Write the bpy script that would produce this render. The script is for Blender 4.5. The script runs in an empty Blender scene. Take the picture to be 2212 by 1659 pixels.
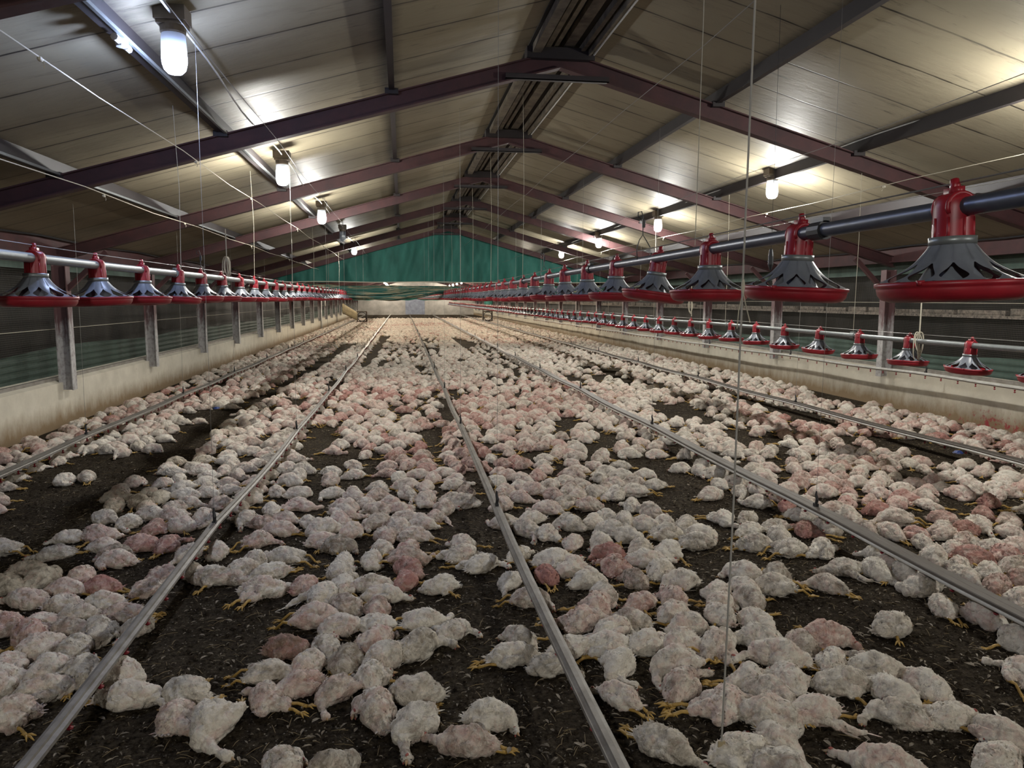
import bpy, bmesh, math, random
import numpy as np
from mathutils import Vector, Matrix, noise
from mathutils.bvhtree import BVHTree

PI = math.pi
C = bpy.context.scene.collection
SC = bpy.context.scene
H = 1.68                      # camera height above the litter

# ------------------------------------------------------------------ camera
FPX, CX, CY = 1600.0, 1106.0, 829.5
VPX, VPY = 868.0, 645.0       # where the long lines of the house converge
_d = Vector(((VPX - CX) / FPX, -(VPY - CY) / FPX, -1.0)).normalized()
_z = Vector((0, 1, -_d[1] / _d[2])).normalized()
_x = _d.cross(_z)
RM = Matrix((_x, _d, _z))     # world = RM @ camera space
cam_data = bpy.data.cameras.new('camera')
cam_data.sensor_width = 36.0
cam_data.lens = 36.0 * FPX / 2212.0
cam_data.clip_start = 0.05
cam_data.clip_end = 300
cam = bpy.data.objects.new('camera', cam_data)
cam.matrix_world = Matrix.Translation((0, 0, H)) @ RM.to_4x4()
C.objects.link(cam)
SC.camera = cam

# ------------------------------------------------------------------ exposure and world
SC.view_settings.view_transform = 'Standard'
SC.view_settings.look = 'None'
SC.view_settings.gamma = 1.0
SC.view_settings.use_curve_mapping = False
SC.view_settings.exposure = 1.36
world = bpy.data.worlds.new('night')
SC.world = world
world.use_nodes = True
world.node_tree.nodes['Background'].inputs[0].default_value = (0.30, 0.29, 0.25, 1)
world.node_tree.nodes['Background'].inputs[1].default_value = 0.035
SC.cycles.max_bounces = 4
SC.cycles.transparent_max_bounces = 12
SC.cycles.sample_clamp_indirect = 4.0
LAMP_POWER = 1150.0            # radiance of a bulb


def ground(u, v, z=0.0):
    """the point at height z that the photograph shows at pixel u, v (used to measure where things stand)"""
    r = RM @ Vector(((u - CX) / FPX, -(v - CY) / FPX, -1.0))
    t = (z - H) / r[2]
    return r[0] * t, r[1] * t


# ------------------------------------------------------------------ materials
def new_mat(name):
    m = bpy.data.materials.new(name)
    m.use_nodes = True
    nt = m.node_tree
    b = nt.nodes['Principled BSDF']
    return m, nt, b


def N(nt, t, **kw):
    n = nt.nodes.new(t)
    for k, v in kw.items():
        if k.startswith('i_'):
            key = k[2:]
            key = int(key) if key.isdigit() else key.replace('_', ' ')
            n.inputs[key].default_value = v
        else:
            setattr(n, k, v)
    return n


def L(nt, a, b):
    nt.links.new(a, b)


def noise_tex(nt, vec, scale, detail=4, rough=0.6, dist=0.0):
    n = N(nt, 'ShaderNodeTexNoise', i_Scale=scale, i_Detail=detail, i_Roughness=rough, i_Distortion=dist)
    if vec is not None:
        L(nt, vec, n.inputs['Vector'])
    return n.outputs['Fac']


def ramp(nt, fac, stops):
    r = N(nt, 'ShaderNodeValToRGB')
    els = r.color_ramp.elements
    while len(els) < len(stops):
        els.new(0.5)
    for e, (p, c) in zip(els, stops):
        e.position = p
        e.color = (c, c, c, 1) if isinstance(c, (int, float)) else (*c, 1)
    L(nt, fac, r.inputs[0])
    return r.outputs[0]


def mix(nt, fac, a, b, mode='MIX'):
    m = N(nt, 'ShaderNodeMix', data_type='RGBA', blend_type=mode)
    for sock, val in ((m.inputs[0], fac), (m.inputs[6], a), (m.inputs[7], b)):
        if isinstance(val, (int, float)):
            sock.default_value = val
        elif isinstance(val, tuple):
            sock.default_value = (*val, 1)
        else:
            L(nt, val, sock)
    return m.outputs[2]


def math_n(nt, op, a, b=None, clamp=False):
    m = N(nt, 'ShaderNodeMath', operation=op, use_clamp=clamp)
    for i, val in enumerate((a, b)):
        if val is None:
            continue
        if isinstance(val, (int, float)):
            m.inputs[i].default_value = val
        else:
            L(nt, val, m.inputs[i])
    return m.outputs[0]


def pos(nt, scale=None):
    g = N(nt, 'ShaderNodeNewGeometry')
    if scale is None:
        return g.outputs['Position']
    m = N(nt, 'ShaderNodeMapping')
    m.inputs['Scale'].default_value = scale
    L(nt, g.outputs['Position'], m.inputs[0])
    return m.outputs[0]


def sepxyz(nt, vec):
    s = N(nt, 'ShaderNodeSeparateXYZ')
    L(nt, vec, s.inputs[0])
    return s.outputs


def bump(nt, b, height, strength=0.3, dist=0.01):
    bp = N(nt, 'ShaderNodeBump', i_Strength=strength, i_Distance=dist)
    L(nt, height, bp.inputs['Height'])
    L(nt, bp.outputs[0], b.inputs['Normal'])


def simple(name, col, rough=0.5, metal=0.0, var=0.25, scale=8.0, dark=None, spec=0.5, bmp=0.0):
    m, nt, b = new_mat(name)
    dark = dark or tuple(c * 0.45 for c in col)
    f = noise_tex(nt, pos(nt), scale, 5, 0.65)
    f = ramp(nt, f, [(0.35, 0.0), (0.7, 1.0)])
    L(nt, mix(nt, math_n(nt, 'MULTIPLY', f, var), col, dark), b.inputs['Base Color'])
    b.inputs['Roughness'].default_value = rough
    b.inputs['Metallic'].default_value = metal
    b.inputs['Specular IOR Level'].default_value = spec
    if bmp:
        bump(nt, b, noise_tex(nt, pos(nt), scale * 4, 3), bmp, 0.004)
    return m


M = {}
M['steel_red'] = simple('red_oxide_steel', (0.072, 0.026, 0.026), 0.7, 0, 0.7, 5, (0.030, 0.016, 0.017), bmp=0.2)
M['steel_dark'] = simple('sooty_steel', (0.026, 0.020, 0.020), 0.6, 0, 0.5, 5)
M['red_plastic'] = simple('red_plastic', (0.31, 0.012, 0.022), 0.42, 0, 0.5, 14, (0.12, 0.008, 0.014))
M['grey_plastic'] = simple('grey_plastic', (0.17, 0.185, 0.215), 0.38, 0, 0.4, 18, (0.10, 0.11, 0.12))
M['shaded_pipe'] = simple('shaded_galvanised_pipe', (0.085, 0.095, 0.125), 0.38, 0.5, 0.4, 20)  # galvanised pipe with its shade put into a darker, bluer colour
M['dark_alu'] = simple('brown_stained_aluminium', (0.12, 0.105, 0.09), 0.55, 0.25, 0.6, 9, (0.08, 0.065, 0.05))
M['galv'] = simple('galvanised_steel', (0.25, 0.27, 0.27), 0.42, 0.5, 0.4, 20)
M['alu'] = simple('dull_aluminium', (0.30, 0.28, 0.25), 0.5, 0.35, 0.7, 9, (0.12, 0.10, 0.08))
M['white_pipe'] = simple('white_pipe', (0.62, 0.61, 0.57), 0.45, 0, 0.4, 12, (0.3, 0.27, 0.22))
M['cord'] = simple('pale_cord', (0.50, 0.46, 0.36), 0.8, 0, 0.3, 60)
M['wire'] = simple('grey_wire', (0.26, 0.25, 0.23), 0.5, 0.3, 0.3, 60)
M['black_plastic'] = simple('black_plastic', (0.02, 0.02, 0.022), 0.45, 0, 0.2)
M['brown_box'] = simple('brown_lamp_housing', (0.10, 0.075, 0.05), 0.5, 0, 0.4, 30)
M['white_plastic'] = simple('white_plastic', (0.62, 0.62, 0.60), 0.4, 0, 0.4, 30)
M['tan_canvas'] = simple('tan_canvas', (0.42, 0.34, 0.20), 0.85, 0, 0.6, 6, bmp=0.4)
M['blue_plastic'] = simple('blue_plastic', (0.02, 0.05, 0.22), 0.5)


def mat_post():
    m, nt, b = new_mat('painted_post')
    p = pos(nt)
    s = sepxyz(nt, p)
    n = noise_tex(nt, pos(nt, (14, 14, 2.2)), 1.0, 5, 0.7)
    f = math_n(nt, 'ADD', s[2], math_n(nt, 'MULTIPLY', math_n(nt, 'SUBTRACT', n, 0.5), 1.6))
    f = ramp(nt, math_n(nt, 'MULTIPLY', f, 0.4), [(0.44, 0.0), (0.58, 1.0)])
    white = mix(nt, ramp(nt, noise_tex(nt, p, 18, 4), [(0.45, 0.0), (0.8, 1.0)]), (0.42, 0.41, 0.40), (0.16, 0.13, 0.12))
    L(nt, mix(nt, f, white, (0.11, 0.055, 0.055)), b.inputs['Base Color'])
    b.inputs['Roughness'].default_value = 0.6
    return m


def mat_litter():
    m, nt, b = new_mat('dark_litter')
    p = pos(nt)
    big = noise_tex(nt, p, 1.1, 5, 0.6)
    fine = noise_tex(nt, p, 38, 6, 0.75)
    mid = noise_tex(nt, p, 9, 5, 0.7)
    c = mix(nt, ramp(nt, big, [(0.35, 0.0), (0.68, 1.0)]), (0.052, 0.039, 0.025), (0.112, 0.089, 0.060))
    c = mix(nt, ramp(nt, fine, [(0.40, 0.0), (0.62, 1.0)]), c, (0.012, 0.008, 0.005))
    c = mix(nt, math_n(nt, 'MULTIPLY', ramp(nt, mid, [(0.55, 0.0), (0.75, 1.0)]), 0.6), c, (0.15, 0.12, 0.085))
    v = N(nt, 'ShaderNodeTexVoronoi', i_Scale=52.0)
    L(nt, p, v.inputs['Vector'])
    spk = ramp(nt, v.outputs['Distance'], [(0.12, 1.0), (0.26, 0.0)])
    sel = ramp(nt, noise_tex(nt, p, 21, 2), [(0.50, 0.0), (0.56, 1.0)])
    c = mix(nt, math_n(nt, 'MULTIPLY', math_n(nt, 'MULTIPLY', spk, sel), 0.75), c, (0.42, 0.37, 0.30))
    L(nt, c, b.inputs['Base Color'])
    b.inputs['Roughness'].default_value = 0.95
    b.inputs['Specular IOR Level'].default_value = 0.06
    hh = math_n(nt, 'ADD', math_n(nt, 'MULTIPLY', fine, 0.5), mid)
    bump(nt, b, hh, 1.0, 0.06)
    return m


def mat_ceiling():
    m, nt, b = new_mat('grimy_ceiling_board')
    p = pos(nt)
    s = sepxyz(nt, p)
    # joints between boards every 0.61 m along the house
    wob = math_n(nt, 'MULTIPLY', math_n(nt, 'SUBTRACT', noise_tex(nt, p, 1.3, 3), 0.5), 0.05)
    y = math_n(nt, 'DIVIDE', math_n(nt, 'ADD', math_n(nt, 'ADD', s[1], wob), 60.0 - 5.02), 0.61)
    fr = math_n(nt, 'FRACT', y)
    d = math_n(nt, 'ABSOLUTE', math_n(nt, 'SUBTRACT', fr, 0.5))
    joint = ramp(nt, d, [(0.480, 0.0), (0.492, 1.0)])
    halo = ramp(nt, d, [(0.40, 0.0), (0.5, 1.0)])
    streak = noise_tex(nt, pos(nt, (0.9, 7.0, 0.9)), 1.0, 6, 0.7, 0.6)
    blot = noise_tex(nt, p, 0.55, 4, 0.6)
    base = mix(nt, ramp(nt, blot, [(0.3, 0.0), (0.7, 1.0)]), (0.32, 0.28, 0.195), (0.22, 0.19, 0.13))
    base = mix(nt, math_n(nt, 'MULTIPLY', ramp(nt, streak, [(0.52, 0.0), (0.78, 1.0)]), 0.65), base, (0.15, 0.12, 0.085))
    g = ramp(nt, noise_tex(nt, pos(nt, (1.2, 9.0, 1.2)), 1.4, 6, 0.75, 0.4), [(0.585, 0.0), (0.70, 1.0)])
    base = mix(nt, math_n(nt, 'MULTIPLY', g, 0.75), base, (0.05, 0.042, 0.032))
    jn = ramp(nt, noise_tex(nt, p, 2.2, 3), [(0.35, 0.45), (0.60, 1.0)])
    base = mix(nt, math_n(nt, 'MULTIPLY', halo, math_n(nt, 'MULTIPLY', jn, 0.28)), base, (0.10, 0.08, 0.06))
    base = mix(nt, math_n(nt, 'MULTIPLY', joint, jn), base, (0.02, 0.017, 0.014))
    # darker bands beside each purlin and the ridge, sooty brown towards the walls
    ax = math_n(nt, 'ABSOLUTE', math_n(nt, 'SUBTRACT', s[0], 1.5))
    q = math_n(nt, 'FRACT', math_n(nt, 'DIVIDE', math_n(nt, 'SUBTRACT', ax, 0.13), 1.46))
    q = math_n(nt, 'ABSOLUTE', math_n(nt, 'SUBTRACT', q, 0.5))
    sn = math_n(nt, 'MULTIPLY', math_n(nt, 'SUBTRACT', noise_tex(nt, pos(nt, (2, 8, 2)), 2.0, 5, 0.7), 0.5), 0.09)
    purlin_band = ramp(nt, math_n(nt, 'ADD', q, sn), [(0.41, 0.0), (0.49, 1.0)])
    base = mix(nt, math_n(nt, 'MULTIPLY', purlin_band, 0.85), base, (0.055, 0.045, 0.033))
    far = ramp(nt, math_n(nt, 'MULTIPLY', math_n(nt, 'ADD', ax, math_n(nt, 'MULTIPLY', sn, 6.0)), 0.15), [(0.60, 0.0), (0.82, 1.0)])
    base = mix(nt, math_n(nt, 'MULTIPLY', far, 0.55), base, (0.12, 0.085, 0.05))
    L(nt, base, b.inputs['Base Color'])
    b.inputs['Roughness'].default_value = 0.58
    b.inputs['Specular IOR Level'].default_value = 0.28
    hh = math_n(nt, 'SUBTRACT', noise_tex(nt, pos(nt, (1, 3, 1)), 5, 3), joint)
    bump(nt, b, hh, 0.35, 0.01)
    return m


def mat_plaster(blood_y=None):
    m, nt, b = new_mat('stained_plaster' if blood_y is None else 'stained_plaster_spattered')
    p = pos(nt)
    s = sepxyz(nt, p)
    n1 = noise_tex(nt, p, 2.5, 5, 0.65)
    base = mix(nt, ramp(nt, n1, [(0.35, 0.0), (0.7, 1.0)]), (0.62, 0.575, 0.47), (0.49, 0.45, 0.36))
    n2 = math_n(nt, 'SUBTRACT', noise_tex(nt, pos(nt, (7, 7, 3)), 1.0, 5, 0.7), 0.5)
    low = ramp(nt, math_n(nt, 'ADD', s[2], math_n(nt, 'MULTIPLY', n2, 0.30)), [(0.08, 1.0), (0.33, 0.0)])
    base = mix(nt, math_n(nt, 'MULTIPLY', low, 0.9), base, (0.19, 0.115, 0.045))
    v = ramp(nt, noise_tex(nt, pos(nt, (11, 11, 7)), 1.0, 4, 0.7), [(0.68, 0.0), (0.74, 1.0)])
    base = mix(nt, math_n(nt, 'MULTIPLY', v, 0.8), base, (0.10, 0.075, 0.06))
    if blood_y is not None:
        dy = math_n(nt, 'ABSOLUTE', math_n(nt, 'SUBTRACT', s[1], blood_y))
        near = math_n(nt, 'MULTIPLY', ramp(nt, math_n(nt, 'DIVIDE', dy, 2.0), [(0.1, 1.0), (0.8, 0.0)]), ramp(nt, s[2], [(0.1, 1.0), (0.42, 0.0)]))
        sp = noise_tex(nt, pos(nt, (12, 12, 12)), 1.0, 6, 0.8)
        f = ramp(nt, math_n(nt, 'ADD', sp, math_n(nt, 'MULTIPLY', near, 0.18)), [(0.66, 0.0), (0.74, 1.0)])
        base = mix(nt, math_n(nt, 'MULTIPLY', f, near), base, (0.30, 0.03, 0.035))
    L(nt, base, b.inputs['Base Color'])
    b.inputs['Roughness'].default_value = 0.8
    bump(nt, b, n1, 0.3, 0.02)
    return m


def mat_plumage():
    m, nt, b = new_mat('white_plumage')
    p = pos(nt)
    a1 = N(nt, 'ShaderNodeAttribute', attribute_type='OBJECT', attribute_name='stain').outputs['Fac']
    a2 = N(nt, 'ShaderNodeAttribute', attribute_type='GEOMETRY', attribute_name='stain').outputs['Fac']
    st = math_n(nt, 'ADD', a1, a2)
    b1 = N(nt, 'ShaderNodeAttribute', attribute_type='OBJECT', attribute_name='grime').outputs['Fac']
    b2 = N(nt, 'ShaderNodeAttribute', attribute_type='GEOMETRY', attribute_name='grime').outputs['Fac']
    gr = math_n(nt, 'ADD', b1, b2)
    n1 = noise_tex(nt, p, 7, 4, 0.65)
    n2 = noise_tex(nt, p, 22, 5, 0.7)
    n3 = noise_tex(nt, p, 90, 3, 0.7)
    base = mix(nt, ramp(nt, n1, [(0.35, 0.0), (0.65, 1.0)]), (0.86, 0.81, 0.71), (0.80, 0.72, 0.60))
    base = mix(nt, math_n(nt, 'MULTIPLY', ramp(nt, n3, [(0.45, 0.0), (0.8, 1.0)]), 0.30), base, (0.40, 0.33, 0.26))
    # bare or wet pink skin showing between the feathers
    pn = math_n(nt, 'ADD', math_n(nt, 'MULTIPLY', noise_tex(nt, p, 12, 4, 0.75, 0.9), 0.60), math_n(nt, 'MULTIPLY', n2, 0.28))
    pk = ramp(nt, math_n(nt, 'ADD', math_n(nt, 'MULTIPLY', st, 0.27), pn), [(0.47, 0.0), (0.64, 1.0)])
    base = mix(nt, math_n(nt, 'MULTIPLY', pk, 0.70), base, (0.62, 0.37, 0.315))
    rd = ramp(nt, math_n(nt, 'ADD', math_n(nt, 'MULTIPLY', st, 0.36), math_n(nt, 'MULTIPLY', noise_tex(nt, p, 16, 5, 0.75, 1.0), 0.75)), [(0.56, 0.0), (0.70, 1.0)])
    base = mix(nt, math_n(nt, 'MULTIPLY', rd, 0.62), base, (0.33, 0.075, 0.06))
    cr = ramp(nt, math_n(nt, 'ABSOLUTE', math_n(nt, 'SUBTRACT', noise_tex(nt, p, 16, 3, 0.6, 0.8), 0.5)), [(0.0, 1.0), (0.035, 0.0)])
    cr = math_n(nt, 'MULTIPLY', cr, ramp(nt, noise_tex(nt, p, 9, 2), [(0.42, 0.0), (0.62, 1.0)]))
    base = mix(nt, math_n(nt, 'MULTIPLY', cr, 0.10), base, (0.22, 0.17, 0.12))  # faint dark crease lines, shade and grime put into the colour
    # litter smeared into the feathers
    dt = ramp(nt, math_n(nt, 'ADD', math_n(nt, 'MULTIPLY', gr, 0.4), noise_tex(nt, p, 15, 6, 0.75, 0.5)), [(0.56, 0.0), (0.80, 1.0)])
    base = mix(nt, math_n(nt, 'MULTIPLY', dt, 0.78), base, (0.17, 0.13, 0.085))
    L(nt, base, b.inputs['Base Color'])
    b.inputs['Roughness'].default_value = 0.85
    b.inputs['Specular IOR Level'].default_value = 0.2
    hh = math_n(nt, 'ADD', math_n(nt, 'MULTIPLY', noise_tex(nt, p, 60, 5, 0.75, 1.2), 0.6), n2)
    hh = math_n(nt, 'SUBTRACT', hh, math_n(nt, 'MULTIPLY', cr, 0.2))
    bump(nt, b, hh, 0.9, 0.014)
    return m


def mat_tarp(name, col, dark, low=None):
    m, nt, b = new_mat(name)
    p = pos(nt)
    n1 = noise_tex(nt, pos(nt, (3, 3, 0.8)), 1.0, 5, 0.6)
    c = mix(nt, ramp(nt, n1, [(0.35, 0.0), (0.72, 1.0)]), col, dark)
    c = mix(nt, math_n(nt, 'MULTIPLY', ramp(nt, noise_tex(nt, p, 30, 4), [(0.5, 0.0), (0.8, 1.0)]), 0.35), c, dark)
    L(nt, c, b.inputs['Base Color'])
    b.inputs['Roughness'].default_value = 0.6
    b.inputs['Specular IOR Level'].default_value = 0.12
    bump(nt, b, n1, 0.3, 0.03)
    return m


def mat_fold(name, a, bcol):
    """bundled tarpaulin, tan streaks along its length"""
    m, nt, b = new_mat(name)
    s = sepxyz(nt, pos(nt))
    n1 = noise_tex(nt, pos(nt, (0.9, 8, 13)), 1.0, 4, 0.6, 1.2)
    L(nt, mix(nt, ramp(nt, n1, [(0.50, 0.0), (0.57, 1.0)]), a, bcol), b.inputs['Base Color'])
    b.inputs['Roughness'].default_value = 0.6
    return m


def mat_net():
    m, nt, b = new_mat('wire_netting')
    s = sepxyz(nt, pos(nt))
    fy = math_n(nt, 'FRACT', math_n(nt, 'MULTIPLY', math_n(nt, 'ADD', s[1], 50.0), 40.0))
    fz = math_n(nt, 'FRACT', math_n(nt, 'MULTIPLY', s[2], 40.0))
    line = math_n(nt, 'MAXIMUM', math_n(nt, 'GREATER_THAN', fy, 0.925), math_n(nt, 'GREATER_THAN', fz, 0.925))
    tr = N(nt, 'ShaderNodeBsdfTransparent')
    b.inputs['Specular IOR Level'].default_value = 0.1
    b.inputs['Base Color'].default_value = (0.10, 0.095, 0.08, 1)
    b.inputs['Roughness'].default_value = 0.5
    mx = N(nt, 'ShaderNodeMixShader')
    L(nt, line, mx.inputs[0])
    L(nt, tr.outputs[0], mx.inputs[1])
    L(nt, b.outputs[0], mx.inputs[2])
    L(nt, mx.outputs[0], nt.nodes['Material Output'].inputs[0])
    return m


def mat_jar():
    m, nt, b = new_mat('lamp_jar_glass')
    tr = N(nt, 'ShaderNodeBsdfTransparent')
    tr.inputs[0].default_value = (0.93, 0.96, 1.0, 1)
    tl = N(nt, 'ShaderNodeBsdfTranslucent')
    tl.inputs[0].default_value = (0.75, 0.85, 1.0, 1)
    gl = N(nt, 'ShaderNodeBsdfGlossy')
    gl.inputs['Roughness'].default_value = 0.15
    m1 = N(nt, 'ShaderNodeMixShader', i_0=0.30)
    L(nt, tr.outputs[0], m1.inputs[1])
    L(nt, tl.outputs[0], m1.inputs[2])
    m2 = N(nt, 'ShaderNodeMixShader', i_0=0.06)
    L(nt, m1.outputs[0], m2.inputs[1])
    L(nt, gl.outputs[0], m2.inputs[2])
    L(nt, m2.outputs[0], nt.nodes['Material Output'].inputs[0])
    return m


def mat_emit(name, col, strength):
    m, nt, b = new_mat(name)
    e = N(nt, 'ShaderNodeEmission')
    e.inputs[0].default_value = (*col, 1)
    e.inputs[1].default_value = strength
    L(nt, e.outputs[0], nt.nodes['Material Output'].inputs[0])
    return m


M['post'] = mat_post()
M['litter'] = mat_litter()
M['ceiling'] = mat_ceiling()
M['plaster'] = mat_plaster()
M['plaster_r'] = mat_plaster(8.3)
M['plumage'] = mat_plumage()
M['leg'] = simple('yellow_leg_scale', (0.46, 0.29, 0.07), 0.55, 0, 0.6, 45, (0.20, 0.11, 0.03))
M['beak'] = simple('pale_beak', (0.42, 0.27, 0.14), 0.5, 0, 0.4, 40)
M['comb'] = simple('comb_skin', (0.36, 0.10, 0.08), 0.6, 0, 0.4, 40)
M['tarp'] = mat_tarp('green_tarpaulin', (0.042, 0.165, 0.135), (0.028, 0.10, 0.082))
M['tarp_fold'] = mat_fold('bundled_green_tarpaulin', (0.018, 0.09, 0.07), (0.27, 0.24, 0.15))
M['curtain_dark'] = mat_tarp('dark_sidewall_curtain', (0.017, 0.013, 0.010), (0.007, 0.006, 0.005))
M['curtain_green'] = mat_tarp('green_sidewall_curtain', (0.045, 0.075, 0.058), (0.022, 0.036, 0.028))
M['curtain_green_r'] = mat_tarp('pale_green_sidewall_curtain', (0.095, 0.145, 0.12), (0.05, 0.08, 0.065))
M['net'] = mat_net()
M['jar'] = mat_jar()
M['bulb_white'] = mat_emit('lit_bulb_cool', (1.0, 0.955, 0.87), LAMP_POWER)
M['bulb_fill'] = mat_emit('fill_bulb_strong', (1.0, 0.955, 0.87), LAMP_POWER * 1.5)
M['bulb_blue'] = mat_emit('lit_bulb_blue', (0.55, 0.66, 1.0), LAMP_POWER * 0.40)
M['bulb_warm'] = mat_emit('lit_bulb_warm', (1.0, 0.86, 0.68), LAMP_POWER * 1.25)
M['bulb_off'] = simple('unlit_bulb', (0.5, 0.5, 0.48), 0.4)
M['feather'] = simple('loose_feather', (0.30, 0.255, 0.19), 0.8, 0, 0.95, 9, (0.07, 0.05, 0.03))
M['straw'] = simple('straw_bit', (0.22, 0.16, 0.08), 0.8, 0, 0.6, 5)


# ------------------------------------------------------------------ mesh helpers
class MB:
    """collects shapes and links them as one mesh object"""

    def __init__(self):
        self.v, self.f, self.m = [], [], []

    def add(self, vs, fs, mi=0):
        o = len(self.v)
        self.v += [tuple(p) for p in vs]
        self.f += [tuple(i + o for i in f) for f in fs]
        self.m += [mi] * len(fs)

    def box(self, x0, x1, y0, y1, z0, z1, mi=0):
        vs = [(x, y, z) for x in (x0, x1) for y in (y0, y1) for z in (z0, z1)]
        self.add(vs, [(0, 1, 3, 2), (4, 6, 7, 5), (0, 4, 5, 1), (2, 3, 7, 6), (0, 2, 6, 4), (1, 5, 7, 3)], mi)

    def prism(self, poly, a, b, axis='y', mi=0):
        """extrude a closed outline (pairs) from a to b along an axis"""
        n = len(poly)
        def P(p, t):
            return {'y': (p[0], t, p[1]), 'x': (t, p[0], p[1]), 'z': (p[0], p[1], t)}[axis]
        vs = [P(p, a) for p in poly] + [P(p, b) for p in poly]
        fs = [(i, (i + 1) % n, n + (i + 1) % n, n + i) for i in range(n)]
        fs += [tuple(range(n))[::-1], tuple(range(n, 2 * n))]
        self.add(vs, fs, mi)

    def tube(self, pts, r, seg=6, mi=0, caps=True):
        pts = [Vector(p) for p in pts]
        rs = r if isinstance(r, (list, tuple)) else [r] * len(pts)
        vs, fs = [], []
        up = None
        for i, p in enumerate(pts):
            t = (pts[min(i + 1, len(pts) - 1)] - pts[max(i - 1, 0)]).normalized()
            if up is None:
                up = Vector((0, 0, 1)) if abs(t.z) < 0.9 else Vector((1, 0, 0))
            a = t.cross(up).normalized()
            bb = a.cross(t).normalized()
            up = bb
            for k in range(seg):
                th = 2 * PI * k / seg
                vs.append(p + (a * math.cos(th) + bb * math.sin(th)) * rs[i])
        for i in range(len(pts) - 1):
            for k in range(seg):
                a0, b0 = i * seg + k, i * seg + (k + 1) % seg
                fs.append((a0, b0, b0 + seg, a0 + seg))
        if caps:
            fs.append(tuple(range(seg))[::-1])
            fs.append(tuple(range((len(pts) - 1) * seg, len(pts) * seg)))
        self.add(vs, fs, mi)

    def lathe(self, prof, seg=24, c=(0, 0, 0), mi=0):
        vs, fs = [], []
        for (r, z) in prof:
            for k in range(seg):
                th = 2 * PI * k / seg
                vs.append((c[0] + r * math.cos(th), c[1] + r * math.sin(th), c[2] + z))
        for i in range(len(prof) - 1):
            for k in range(seg):
                a0, b0 = i * seg + k, i * seg + (k + 1) % seg
                fs.append((a0, b0, b0 + seg, a0 + seg))
        self.add(vs, fs, mi)

    def sphere(self, c, r, mi=0, seg=10, rings=6, sc=(1, 1, 1)):
        vs, fs = [], []
        for i in range(rings + 1):
            ph = PI * i / rings
            for k in range(seg):
                th = 2 * PI * k / seg
                vs.append((c[0] + r * sc[0] * math.sin(ph) * math.cos(th), c[1] + r * sc[1] * math.sin(ph) * math.sin(th), c[2] + r * sc[2] * math.cos(ph)))
        for i in range(rings):
            for k in range(seg):
                a0, b0 = i * seg + k, i * seg + (k + 1) % seg
                fs.append((a0, a0 + seg, b0 + seg, b0))
        self.add(vs, fs, mi)

    def mesh(self, name, mats, smooth=False):
        me = bpy.data.meshes.new(name)
        me.from_pydata(self.v, [], self.f)
        for mt in (mats if isinstance(mats, (list, tuple)) else [mats]):
            me.materials.append(mt)
        me.polygons.foreach_set('material_index', self.m)
        me.polygons.foreach_set('use_smooth', [smooth] * len(self.f))
        me.update()
        return me

    def build(self, name, mats, parent=None, loc=None, smooth=False):
        ob = bpy.data.objects.new(name, self.mesh(name, mats, smooth))
        C.objects.link(ob)
        if parent is not None:
            ob.parent = parent
        if loc is not None:
            ob.location = loc
        return ob


def tag(o, label=None, cat=None, group=None, kind=None):
    if label: o['label'] = label
    if cat: o['category'] = cat
    if group: o['group'] = group
    if kind: o['kind'] = kind
    return o


def empty(name, loc=(0, 0, 0), rz=0.0):
    o = bpy.data.objects.new(name, None)
    o.empty_display_size = 0.1
    o.location = loc
    o.rotation_euler = (0, 0, rz)
    C.objects.link(o)
    return o


def copy_tree(o, parent=None):
    c = o.copy()
    C.objects.link(c)
    c.parent = parent
    for ch in list(o.children):
        copy_tree(ch, c)
    return c


ONES = ['', 'first', 'second', 'third', 'fourth', 'fifth', 'sixth', 'seventh', 'eighth', 'ninth', 'tenth', 'eleventh', 'twelfth', 'thirteenth', 'fourteenth', 'fifteenth', 'sixteenth', 'seventeenth', 'eighteenth', 'nineteenth']
TENS = {20: ('twenty', 'twentieth'), 30: ('thirty', 'thirtieth'), 40: ('forty', 'fortieth'), 50: ('fifty', 'fiftieth'), 60: ('sixty', 'sixtieth'), 70: ('seventy', 'seventieth'), 80: ('eighty', 'eightieth'), 90: ('ninety', 'ninetieth')}


def nth(n):
    if n < 20: return ONES[n]
    if n == 100: return 'hundredth'
    t, o = n // 10 * 10, n % 10
    return TENS[t][1] if o == 0 else TENS[t][0] + '-' + ONES[o]


# ------------------------------------------------------------------ the house: setting
XL, XR, XM = -4.45, 7.45, 1.5
YB, YE = -7.0, 78.0
SLOPE = 0.28
RAFT = [3.7 + 3.4 * k for k in range(-3, 22)]        # frames along the house
ZA = H + 2.30                                         # top of rafter at the ridge


def roof_z(x, dz=0.0):
    return ZA - SLOPE * abs(x - XM) + dz


mb = MB()
mb.add([(XL, YB, 0), (XR, YB, 0), (XR, YE, 0), (XL, YE, 0)], [(0, 1, 2, 3)])
tag(mb.build('floor', M['litter']), 'dark litter floor between the low plaster walls', kind='structure')

mb = MB()
mb.add([(XL - 1.2, -40, -0.12), (XR + 3.2, -40, -0.12), (XR + 3.2, 110, -0.12), (XL - 1.2, 110, -0.12)], [(0, 1, 2, 3)])
tag(mb.build('ground', M['litter']), 'dark ground outside the house', kind='structure')

CZ = 0.125
for side, (xa, xb) in (('left', (XL - 0.7, XM)), ('right', (XM, XR + 0.7))):
    mb = MB()
    mb.prism([(xa, roof_z(xa, CZ)), (xb, roof_z(xb, CZ)), (xb, roof_z(xb, CZ + 0.05)), (xa, roof_z(xa, CZ + 0.05))], YB, YE)
    tag(mb.build('ceiling', M['ceiling']), 'grimy cream ceiling boards of the %s roof slope' % side, kind='structure')

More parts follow.
